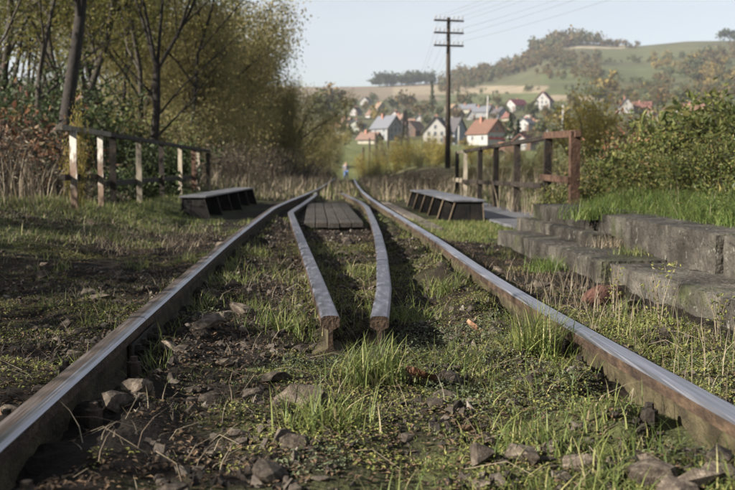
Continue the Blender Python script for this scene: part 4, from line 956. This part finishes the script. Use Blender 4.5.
tuft(2.02,6.9,.16,180,.07,'yellowish weed growing against the mossy wall block','dry',-.05)
tuft(1.99,6.3,.12,160,.06,'yellowish tuft growing where step meets the mossy wall block','grass',-.05)
def stalk(x,y,h,label):
    mb = MB(); r = random.Random(int(x*100+y*1000)); base = Vector((0,0,-.02)); e = empty('dry_weed',(x,y,hz(x,y)),0,label,'weed')
    for k in range(4):
        a = r.uniform(0,6.28); l = r.uniform(.1,.3); hh = h*r.uniform(.6,1); mb.tube([base,(math.cos(a)*l*.3*hh,math.sin(a)*l*.3*hh,hh*.55),(math.cos(a)*l*hh,math.sin(a)*l*hh,hh)],[.0028,.002,.001],4,cap=False)
    mb.build('stem', M['dry'], e)
    q = np.random.default_rng(int(y*77)); P = np.stack([q.normal(0,.03,60),q.normal(0,.03,60),q.uniform(.02,h*.9,60)],1); V,F = leaves(P,.02,q,.45); tag(link('leaves', mesh_np('leaves',V,F,M['moss']), e), kind='stuff')
stalk(1.42,4.1,.34,'tall dry weed in front of the near step block'); stalk(1.36,4.55,.24,'leafy weed below the brick and step gap'); stalk(1.52,3.75,.20,'small weed at the foot of the near step block')
stalk(1.85,5.2,.22,'yellow weed on the joint of the step blocks')

# ------------------------------------------------------------------ telegraph pole and other poles
def wire(a, b, sag, label, r=.006):
    a = Vector(a); b = Vector(b); mb = MB(); mb.tube([a.lerp(b,t) - Vector((0,0,4*sag*t*(1-t))) for t in np.linspace(0,1,17)], r, 4, cap=False)
    tag(mb.build('overhead_wire', M['wire']), label, 'wire', 'overhead wires of the telegraph line')
py = 57.; pxx = X(448,py); pz = hz(pxx,py); top = H + (167-19)/1021*py
tp = empty('telegraph_pole',(pxx,py,pz),0,'tall dark wooden telegraph pole with three crossarms','telegraph pole')
mb = MB(); mb.tube([(0,0,-.5),(0,0,(top-pz)*.5),(0,0,top-pz)],[.165,.135,.10],10); mb.build('mast',M['pole'],tp,smooth=True)
ends = []
for k, yy in enumerate((22.5,34.5,47)):
    z = H+(167-yy)/1021*py-pz; ang = R(12)
    mb = MB(); ca,sa = math.cos(ang),math.sin(ang); hw = .86
    mb.bar((-hw*ca,-hw*sa-.16,z),(hw*ca,hw*sa-.16,z),.09,.10); arm = mb.build('crossarm',M['pole'],tp)
    for t in (-.92,-.62,-.32,.32,.62,.92):
        mb = MB(); q = (hw*ca*t,hw*sa*t-.16,z); mb.tube([(q[0],q[1],z+.05),(q[0],q[1],z+.13)],.015,5); mb.tube([(q[0],q[1],z+.13),(q[0],q[1],z+.17),(q[0],q[1],z+.22),(q[0],q[1],z+.27)],[.05,.055,.04,.02],7); mb.build('insulator',M['ceramic'],arm)
        if abs(t) > .6 or k == 0: ends.append((pxx+q[0],py+q[1],pz+z+.2,t,k))
for i,(x,y,z,t,k) in enumerate(ends):
    if i % 2 == 0: wire((x,y,z),(14+t*.8,26+t*.2,8.6-k*.7),.25,ORD[i]+' thin overhead wire from the telegraph pole to the upper right, counted from the top')
    elif k != 2: wire((x,y,z),(X(405,190)+t*.6,190,hz(X(405,190),190)+7.6-k*.5),1.2,ORD[i]+' thin overhead wire from the telegraph pole back to the village pole')
x = X(405,190); z = hz(x,190); e = empty('a_frame_pole',(x,190,z),0,'dark wooden A-frame pole before the grey-roofed house','pole'); hA = H+(167-110.5)/1021*190 - z
for sx in (-1,1):
    mb = MB(); mb.tube([(sx*.75,0,-.5),(sx*.1,0,hA)],[.30,.24],8); mb.build('leg',M['tar'],e,smooth=True)
mb = MB(); mb.bar((-.5,-.22,hA*.45),(.5,-.22,hA*.45),.1,.16); mb.build('brace',M['pole'],e)
for px,yt,yy,r,mat,lean,lab in [(376.5,133,120,.17,'pole',-.03,'thick dark wooden post, tallest of the row left of the A-frame pole'),(380.5,141,120,.14,'pole',.06,'leaning dark post beside the thick one'),(388,129,130,.13,'pole',0,'slim dark post nearest the A-frame pole'),(369.5,138,115,.12,'pole',0,'slim dark post left of the thick one'),(362.5,147,110,.17,'pole',.03,'short dark post at the left end of the row'),
        (487.5,96,260,.22,'pole_grey',.01,'tall pale pole in front of the orange-roofed barn'),(459,126,230,.18,'pole_grey',0,'short pale pole beside the white house'),(335.7,128,220,.2,'pole_grey',0,'pale pole at the left end of the village'),(408.5,128,150,.12,'pole',0,'slim dark pole right of the A-frame pole'),(564,105,230,.2,'pole_grey',0,'pale pole behind the rusty end post')]:
    x = X(px,yy); z = hz(x,yy); hh = H+(167-yt)/1021*yy-z; mb = MB(); mb.tube([(0,0,-.5),(lean*hh*.5,0,hh*.5),(lean*hh,0,hh)],[r*1.1,r,r*.75],8)
    e = mb.build('wooden_post' if mat=='pole' else 'lamp_pole',M[mat],None,smooth=True,loc=(x,yy,z)); tag(e,lab,'pole')
x = X(306,34.); mb = MB(); mb.box(-.08,.08,-.08,.08,-.3,.52); tag(mb.build('marker_post',M['tar'],loc=(x,34.,hz(x,34.)),bevel=.01),'short black marker post left of the track beyond the bridge','post')

# ------------------------------------------------------------------ village
def col(name,c,r=.8): 
    if name not in M: M[name] = plain(name,c,r)
    return M[name]
for n_,c in dict(white_render=(.30,.29,.27),cream_render=(.26,.24,.19),grey_render=(.20,.20,.20),blue_grey=(.22,.24,.28),dark_boards=(.07,.05,.04),brick_gable=(.26,.13,.09),brown_roof=(.17,.11,.085),dark_roof=(.07,.065,.07),grey_roof=(.12,.125,.14),orange_roof=(.135,.072,.05),maroon_roof=(.13,.035,.05),red_roof=(.14,.065,.052),tan_roof=(.20,.14,.09),pane=(.05,.06,.075),frame=(.30,.30,.29),door=(.10,.06,.04),red_paint=(.35,.06,.05),green_render=(.27,.28,.23)).items(): col(n_,c)
for n_,c in (('orange_roof',(.135,.072,.05)),('brown_roof',(.17,.11,.085)),('maroon_roof',(.13,.035,.05)),('red_roof',(.14,.065,.052)),('tan_roof',(.20,.14,.09))):
    M[n_] = mk(n_,[tuple(v*.7 for v in c),c],1.2,.8,0,.3,8)
def gable(mb_w, mb_r, w, l, hw, hr, ov=.5, th=.22, x=0, y=0):
    mb_w.prism([(x-w/2,-1.5),(x+w/2,-1.5),(x+w/2,hw),(x,hw+hr),(x-w/2,hw)], y-l/2, y+l/2)
    k = hr/(w/2)
    for s in (-1,1):
        a = (x+s*(w/2+ov), hw-k*ov+.05); b = (x, hw+hr+.05)
        mb_r.prism([a,b,(b[0],b[1]+th),(a[0],a[1]+th)] if s < 0 else [b,a,(a[0],a[1]+th),(b[0],b[1]+th)], y-l/2-ov, y+l/2+ov)
def window(e, x, y, z, w, h, face):
    """framed window proud of a wall; face: 'f' front (-y), 'l' left (-x), 'r' right (+x)"""
    for nm,mat,dw,d in (('window','frame',.12,.06),('pane','pane',-.05,.075)):
        mb = MB(); a,b = w/2+dw/2, h/2+dw/2
        if face == 'f': mb.box(x-a,x+a,y-d,y+.02,z-b,z+b)
        elif face == 'l': mb.box(x-d,x+.02,y-a,y+a,z-b,z+b)
        else: mb.box(x-.02,x+d,y-a,y+a,z-b,z+b)
        o = mb.build(nm,M[mat],e if nm=='window' else p)
        if nm == 'window': p = o
def house(px, yb, wpx, lr, hw, hr, yaw, wall, roof, label, nwin=2, side='l', wing=None, gmat=None, chim=True, storeys=1, door=True, name='house', base=None):
    x,y,z = spot(px,yb); w = wpx*.9*y/1021; l = w*lr; hw *= w; hr *= w
    e = empty(name,(x,y,z),R(yaw),label,'house' if name=='house' else name,'houses of the village')
    a,b = MB(),MB(); gable(a,b,w,l,hw,hr)
    a.build('wall',M[wall],e); rf = b.build('roof',M[roof],e)
    if gmat:
        mb = MB(); mb.prism([(-w/2+.1,hw*1.0),(w/2-.1,hw*1.0),(0,hw+hr-.15)],-l/2-.05,-l/2-.001); mb.build('gable_cladding',M[gmat],e)
    if base:
        mb = MB(); mb.box(-w/2+.3,w/2-.3,-l/2-.08,-l/2-.001,hw*.42,hw*.62); mb.build('balcony',M[base],e)
    wz = min(1.3,hw*.36); ww = min(.95,w*.11)
    for s in range(storeys):
        zz = hw*(s+.55)/storeys
        for i in range(nwin): window(e, w*(-.5+(i+.5)/nwin)*.82, -l/2, zz, ww, wz*.9, 'f')
        m = max(2,int(l/3.2))
        for i in range(m): window(e, -w/2 if side=='l' else w/2, l*(-.5+(i+.5)/m), zz, ww, wz*.9, side)
    if hr > 2.5 and not gmat: window(e, 0, -l/2, hw+hr*.28, ww*.9, wz*.8, 'f')
    if gmat: window(e, 0, -l/2-.05, hw+hr*.3, ww, wz*.8, 'f')
    if door:
        mb = MB(); mb.box(w*.30,w*.30+.95,-l/2-.05,-l/2+.02,-.6,2.0); mb.build('door',M['door'],e)
    if chim:
        mb = MB(); mb.box(-w*.1-.35,-w*.1+.35,l*.12,l*.12+.7,hw+hr*.6,hw+hr+.9); mb.build('chimney',M['brick_gable'],rf)
    if wing:
        a,b = MB(),MB(); ws,wl,wx,wyo,wyaw,wm,wr = wing
        gable(a,b,w*ws,w*wl,hw*.999,hr*.92,ov=.4)
        a.build('wing',M[wm],e,loc=(w*wx,w*wyo,.01),rot=(0,0,R(wyaw))); b.build('wing_roof',M[wr],e,loc=(w*wx,w*wyo,.01),rot=(0,0,R(wyaw)))
    return e
house(366,105.5,9,1.2,.45,.5,-25,'white_render','dark_roof','small white house with dark roof highest at the left of the village',nwin=2)
house(356,116,8.5,1.4,.5,.55,-30,'white_render','dark_roof','white gabled house below the highest one at the left')
house(380,112,11,1.1,.3,.6,20,'cream_render','tan_roof','house with a tan pyramid-like roof behind the grey-roofed one',nwin=2,side='l')
house(357,131,16,1.1,.42,.28,-20,'green_render','grey_roof','low pale greenish house at the left of the grey-roofed one',nwin=3)
house(387,140,22,1.25,.62,.55,38,'grey_render','grey_roof','large house with a pale grey metal roof and shaded gable',nwin=3,storeys=2)
house(370,144,15,1.5,.38,.42,50,'cream_render','brown_roof','low house with brown tiled roof in front of the grey-roofed one',nwin=2)
house(340,134,14,1.5,.35,.35,60,'cream_render','tan_roof','long low tan-roofed house at the far left of the village',nwin=2)
house(414,136,17,1.4,.38,.55,-35,'dark_boards','brown_roof','brown wooden barn between the grey-roofed and white houses',nwin=1,name='barn')
house(401,124,12,1.2,.35,.5,30,'cream_render','brown_roof','small brown-roofed house behind the barn',nwin=2)
house(438,144,27,1.15,.52,.55,-18,'white_render','dark_roof','large white house with steep dark roof behind the telegraph pole',nwin=3,storeys=2,wing=(.78,1.0,.52,.12,62,'blue_grey','dark_roof'))
house(474,142,13,1.0,.7,.3,5,'dark_boards','brown_roof','dark wooden shed beside the orange-roofed barn',nwin=1,name='shed',chim=False)
house(487,145,28,1.15,.48,.50,34,'white_render','orange_roof','orange-roofed barn with brick gable and red balcony',nwin=3,gmat='brick_gable',base='red_paint')
house(517,111,16,1.3,.38,.40,-55,'white_render','maroon_roof','white house with maroon roof up on the slope',nwin=2)
house(545,109,17,1.1,.52,.55,-28,'white_render','maroon_roof','white three-storey gabled house with dark red roof on the slope',nwin=3,storeys=2)
house(482,117,14,1.4,.4,.40,60,'grey_render','grey_roof','grey-roofed house behind the orange-roofed barn',nwin=2)
house(468,113,12,1.5,.35,.4,60,'cream_render','grey_roof','farther grey-roofed house left of the other grey one',nwin=2)
house(471,120,9,1.0,.45,.75,-10,'white_render','dark_roof','small white house with steep dark gable behind the barn',nwin=1)
house(500,118,13,1.3,.4,.45,20,'blue_grey','dark_roof','blue-grey house with dark roof below the maroon-roofed one',nwin=2)
house(527,131,14,1.2,.6,.35,-40,'white_render','grey_roof','white house half behind the conifer with grey-blue roof',nwin=2,storeys=2)
house(525,150,20,1.3,.42,.40,-30,'white_render','red_roof','white house with reddish roof behind the right railing',nwin=3)
house(503,160,13,1.2,.5,.35,-15,'white_render','brown_roof','small white house low behind the right railing posts',nwin=2)
house(548,132,11,1.3,.5,.4,-20,'white_render','grey_roof','white house hidden behind the right railing end bay',nwin=2)
house(628,113,15,1.1,.50,.60,-12,'white_render','dark_roof','white gabled house standing above the yellow bushes',nwin=3)
house(645,112,14,1.4,.35,.45,65,'cream_render','red_roof','red-roofed house beside the white gabled one above the bushes',nwin=2)
house(668,120,13,1.3,.45,.42,-35,'white_render','red_roof','white red-roofed house above the brambles',nwin=2)
house(698,118,18,1.4,.40,.50,50,'cream_render','orange_roof','orange-brown roofed house at the right of the village',nwin=2)
house(452,112,10,1.3,.4,.4,30,'cream_render','tan_roof','small tan-roofed house behind the white house',nwin=2)

for px,yb,wp,yaw,wa,ro,lab in [(371,118,8,25,'white_render','brown_roof','small brown-roofed house left of the tan roof'),(396,118,8,-30,'white_render','red_roof','small red-roofed house above the grey metal roof'),(409,127,9,40,'cream_render','brown_roof','low brown roof left of the wooden barn'),(420,122,8,-20,'white_render','grey_roof','small grey-roofed house above the wooden barn'),(458,118,9,30,'white_render','red_roof','small red-roofed house above the orange barn'),(491,112,8,-30,'white_render','brown_roof','small brown-roofed house between the grey roofs and the maroon one'),(509,121,9,30,'cream_render','red_roof','small red-roofed house below the maroon-roofed one'),(530,120,9,-35,'white_render','brown_roof','small brown-roofed house below the three-storey one'),(537,128,9,25,'white_render','tan_roof','small tan-roofed house behind the right railing top'),(561,116,9,-25,'white_render','red_roof','small red-roofed house above the rusty end post'),(347,126,9,40,'white_render','brown_roof','small brown-roofed house at the left end'),(513,138,11,30,'white_render','brown_roof','brown-roofed house behind the conifers'),(655,116,9,20,'white_render','brown_roof','small brown-roofed house right of the red one'),(683,114,9,-30,'white_render','red_roof','small red-roofed house left of the orange-brown one')]:
    house(px,yb,wp,1.3,.42,.48,yaw,wa,ro,lab,nwin=2)
# trees in and behind the village
def far_tree_mesh(seed, mat, n=260, rx=.42, ls=.16):
    r = np.random.default_rng(seed); c = r.normal(size=(9,3))*np.array((.22,.22,.2))+np.array((0,0,.6)); k = r.integers(0,9,n); P = c[k]+r.normal(0,.13,(n,3)); P = P[P[:,2]>.12]
    V,F = leaves(P, ls*r.uniform(.6,1.4,len(P)), r, .8); mb = MB(); mb.tube([(0,0,-.1),(.01,0,.35),(0,.02,.7)],[.03,.022,.008],5,cap=False)
    for q in c[:5]: mb.tube([(0,0,.3),tuple(q)],[.014,.004],3,cap=False)
    return mb.mesh('trunk',M['bark']), mesh_np('crown',V,F,M[mat])
def conifer_mesh(seed, mat='conifer', n=420, slim=.22):
    r = np.random.default_rng(seed); t = r.uniform(.06,1,n)**.75; a = r.uniform(0,6.28,n); q = slim*(1.02-t)*(.55+.45*np.sin(t*38))*r.uniform(.5,1.1,n)
    P = np.stack([np.cos(a)*q,np.sin(a)*q,t],1); V,F = leaves(P,.085*r.uniform(.6,1.3,n),r,.7); mb = MB(); mb.tube([(0,0,-.05),(0,0,.95)],[.02,.004],5,cap=False)
    return mb.mesh('trunk',M['bark']), mesh_np('crown',V,F,M[mat])
FT = {'g':far_tree_mesh(1,'far_green'),'a':far_tree_mesh(2,'far_autumn'),'y':far_tree_mesh(3,'far_yellow'),'c':conifer_mesh(4,slim=.32,n=600),'p':conifer_mesh(5,'far_green',420,.16)}
for px,yb,hp,k,lab in [(432,115,33,'p','tall pale poplar above the white house'),(511,150,37,'c','dark conifer in front of the white houses right of the barn'),(519,150,30,'c','second dark conifer just right of the tall one'),(392,112,14,'g','dark round tree right of the tan roof'),(346,127,16,'c','dark tree at the left end of the village'),(333,120,30,'a','brown tree at the far left above the track'),(326,128,34,'g','green tree beside the willows at the left end'),(408,112,18,'a','orange-brown tree above the barn'),(421,120,16,'a','autumn tree left of the poplar'),(375,122,14,'y','yellow tree between the left houses'),(535,120,18,'g','green tree below the three-storey house'),(558,120,16,'g','green tree right of the three-storey house'),(497,106,10,'a','brown tree beside the maroon roof'),(462,108,14,'a','brown tree above the grey roofs'),(575,112,18,'a','brown tree above the railing end post'),(600,104,16,'g','green tree left of the white gabled house'),(660,108,16,'a','brown tree between the right-hand houses'),(685,108,18,'g','green tree left of the orange-brown roof'),(720,115,22,'a','brown tree at the right end of the village'),(612,96,22,'y','yellow tree above the yellow bushes'),(540,140,20,'g','green tree behind the right railing'),(350,140,12,'g','green bush-like tree before the low greenish house'),(335,150,18,'y','yellow-green tree at the meadow edge by the track'),(395,150,10,'y','small yellow tree in the meadow below the grey-roofed house'),(425,150,8,'g','small green tree in front of the white house'),(555,155,26,'g','tree behind the rusty end bay of the railing'),(448,122,10,'g','dark green tree behind the white house'),(385,118,10,'g','small green tree above the grey roof'),(365,112,9,'a','brown tree between the two small white houses'),(352,112,11,'g','dark green tree left of the small white houses'),(372,104,10,'g','green tree right of the highest house'),(342,138,14,'g','green tree by the long tan-roofed house'),(398,112,13,'c','small conifer right of the dark round tree'),(410,122,11,'g','green tree in front of the small brown-roofed house'),(428,128,12,'g','green tree left of the white house'),(456,122,13,'a','autumn tree right behind the white house'),(470,108,9,'g','green tree above the farther grey roof'),(488,106,10,'g','green tree above the nearer grey roof'),(505,114,11,'g','green tree below the maroon roof'),(528,116,12,'c','small conifer right of the maroon roof'),(548,122,14,'a','brown tree in front of the three-storey house'),(495,160,14,'y','yellow tree low in the meadow by the railing'),(470,158,10,'g','green tree low in the meadow left of the railing'),(398,144,9,'a','brown tree in front of the grey-roofed house'),(380,146,8,'g','green shrub-like tree by the low brown roof'),(566,130,20,'y','yellow tree right of the railing top'),(360,132,10,'a','brown tree before the pale greenish house'),(404,138,10,'g','green tree before the brown barn'),(452,146,9,'a','brown shrub-like tree at the right corner of the white house'),(465,147,8,'y','yellow tree before the dark shed'),(480,128,8,'g','green tree just above the orange roof'),(494,122,9,'a','brown tree right above the orange roof'),(520,128,11,'g','green tree right of the conifers'),(386,128,8,'a','brown tree beside the grey metal roof'),(415,116,12,'a','orange tree above the small grey roof'),(440,118,12,'g','green tree above the white house'),(505,132,12,'a','brown tree left of the conifers'),(532,142,12,'a','brown tree behind the railing bay')]:
    x,y,z = spot(px,yb); hh = hp*y/1021; plant_tree('village_tree' if k not in 'cp' else ('conifer' if k=='c' else 'poplar'),*FT[k],(x,y,z),random.uniform(0,6),hh,lab,'tree','trees about the village')

# woods on the hill, far masses of crowns
def woods(name, pts, mat, n=150):
    r = np.random.default_rng(len(pts)+n); parts = []
    for px,yb,hp in pts:
        x,y,z = spot(px,yb,320.); hh = hp*y/1021; m = n; c = r.normal(0,.2,(5,3))*np.array((1,1,.7))+np.array((0,0,.6)); P = (c[r.integers(0,5,m)]+r.normal(0,.14,(m,3)))*hh; P[:,2] = np.maximum(P[:,2],.02*hh)
        V,F = leaves(P+np.array((x,y,z)), hh*.20*r.uniform(.6,1.3,m), r, .8); parts.append((V,F))
    V,F = merge(parts); tag(link(name, mesh_np(name,V,F,M[mat])), kind='stuff')
r = random.Random(3)
pts = []
for i in range(170):
    px = r.uniform(440,582); s = float(np.interp(px,SKY_U,SKY_Y)); pts.append((px, s + r.uniform(.5,14)*(1 if px<560 else .25), r.uniform(7,13)))
for i in range(60):
    px = r.uniform(525,642); s = float(np.interp(px,SKY_U,SKY_Y)); pts.append((px, s+r.uniform(.4,2.5), r.uniform(7,17) if px < 600 else r.uniform(3,8)))
for i in range(70): px = r.uniform(535,600); pts.append((px, r.uniform(56,82), r.uniform(6,10)))
for i in range(110): px = r.uniform(695,780); pts.append((px, r.uniform(60,104), r.uniform(8,15)))
for i in range(90): px = r.uniform(600,720); pts.append((px, r.uniform(90,108), r.uniform(6,11)))
for i in range(60): px = r.uniform(650,745); pts.append((px, 92-(px-650)*.42+r.uniform(-9,9), r.uniform(6,11)))
woods('autumn_woods', pts[::2]+pts[1::4], 'far_autumn', 110); woods('green_woods', pts[3::4], 'far_green', 110)
woods('yellow_woods', [(r.uniform(685,735), r.uniform(62,95), r.uniform(9,15)) for i in range(14)]+[(r.uniform(655,700),r.uniform(58,72),r.uniform(7,11)) for i in range(10)], 'far_yellow', 110)
woods('conifer_belt', [(px, float(np.interp(px,SKY_U,SKY_Y))+r.uniform(-.2,1.2), r.uniform(7,14)) for px in np.linspace(374,432,44)]+[(728+i*3,41,14) for i in range(4)]+[(r.uniform(700,715),r.uniform(70,76),14) for i in range(4)], 'conifer', 110)
pts = []
for (x0,y0,x1,y1,n_) in [(600,66,690,58,34),(600,80,690,88,30),(560,92,660,96,26),(450,98,540,92,22),(400,104,480,108,24),(330,106,400,104,20),(480,110,560,116,24),(560,70,620,76,20)]:
    for i in range(n_): t = r.random(); pts.append((x0+(x1-x0)*t+r.uniform(-4,4), y0+(y1-y0)*t+r.uniform(-2,2), r.uniform(3,7)))
woods('hedgerow_scrub', pts, 'far_green', 80)

# ------------------------------------------------------------------ the person on the track
px_,py_ = X(346,95.),95.; pzz = hz(px_,py_)
def skin(name, verts, edges, radii, mat, parent):
    me = bpy.data.meshes.new(name); me.from_pydata(verts,edges,[]); me.materials.append(mat); o = link(name,me,parent)
    m = o.modifiers.new('skin','SKIN'); m.use_smooth_shade = True
    for d,rd in zip(me.skin_vertices[0].data, radii): d.radius = rd if isinstance(rd,tuple) else (rd,rd)
    me.skin_vertices[0].data[0].use_root = True
    s = o.modifiers.new('sub','SUBSURF'); s.levels = s.render_levels = 1; return o
pe = empty('person',(px_,py_,pzz),R(10),'person in grey top and blue jeans standing on the track far off','person')
skinm = plain('skin',(.42,.27,.20)); greyt = plain('grey_cloth',(.24,.24,.27)); jeans = plain('blue_denim',(.10,.17,.38)); hair = plain('dark_hair',(.05,.035,.025))
bv = [(0,0,.95),(0,0,1.2),(0,0,1.42),(0,-.01,1.52),(0,-.02,1.60),(0,-.02,1.70),(-.19,0,1.40),(-.25,.02,1.14),(-.22,-.05,.90),(.19,0,1.40),(.25,.02,1.14),(.22,-.05,.90),(-.10,0,.9),(-.12,-.02,.48),(-.13,.02,.08),(-.14,-.12,.04),(.10,0,.9),(.12,.04,.48),(.13,.08,.08),(.14,-.06,.04)]
be = [(0,1),(1,2),(2,3),(3,4),(4,5),(2,6),(6,7),(7,8),(2,9),(9,10),(10,11),(0,12),(12,13),(13,14),(14,15),(0,16),(16,17),(17,18),(18,19)]
skin('body',bv,be,[(.14,.1),(.14,.1),(.15,.1),.055,.085,.085,.06,.042,.035,.06,.042,.035,.09,.06,.045,.04,.09,.06,.045,.04],skinm,pe)
skin('jacket',[(0,0,.9),(0,0,1.2),(0,0,1.44),(-.2,0,1.41),(-.26,.02,1.14),(-.23,-.04,.95),(.2,0,1.41),(.26,.02,1.14),(.23,-.04,.95)],[(0,1),(1,2),(2,3),(3,4),(4,5),(2,6),(6,7),(7,8)],[(.18,.13),(.17,.125),(.16,.115),.075,.06,.05,.075,.06,.05],greyt,pe)
skin('jeans',[(0,0,.93),(-.10,0,.86),(-.12,-.02,.48),(-.13,.02,.1),(.10,0,.86),(.12,.04,.48),(.13,.08,.1)],[(0,1),(1,2),(2,3),(0,4),(4,5),(5,6)],[(.165,.12),.11,.08,.07,.11,.08,.07],jeans,pe)
skin('hair',[(0,.02,1.66),(0,.02,1.74)],[(0,1)],[.095,.085],hair,pe)
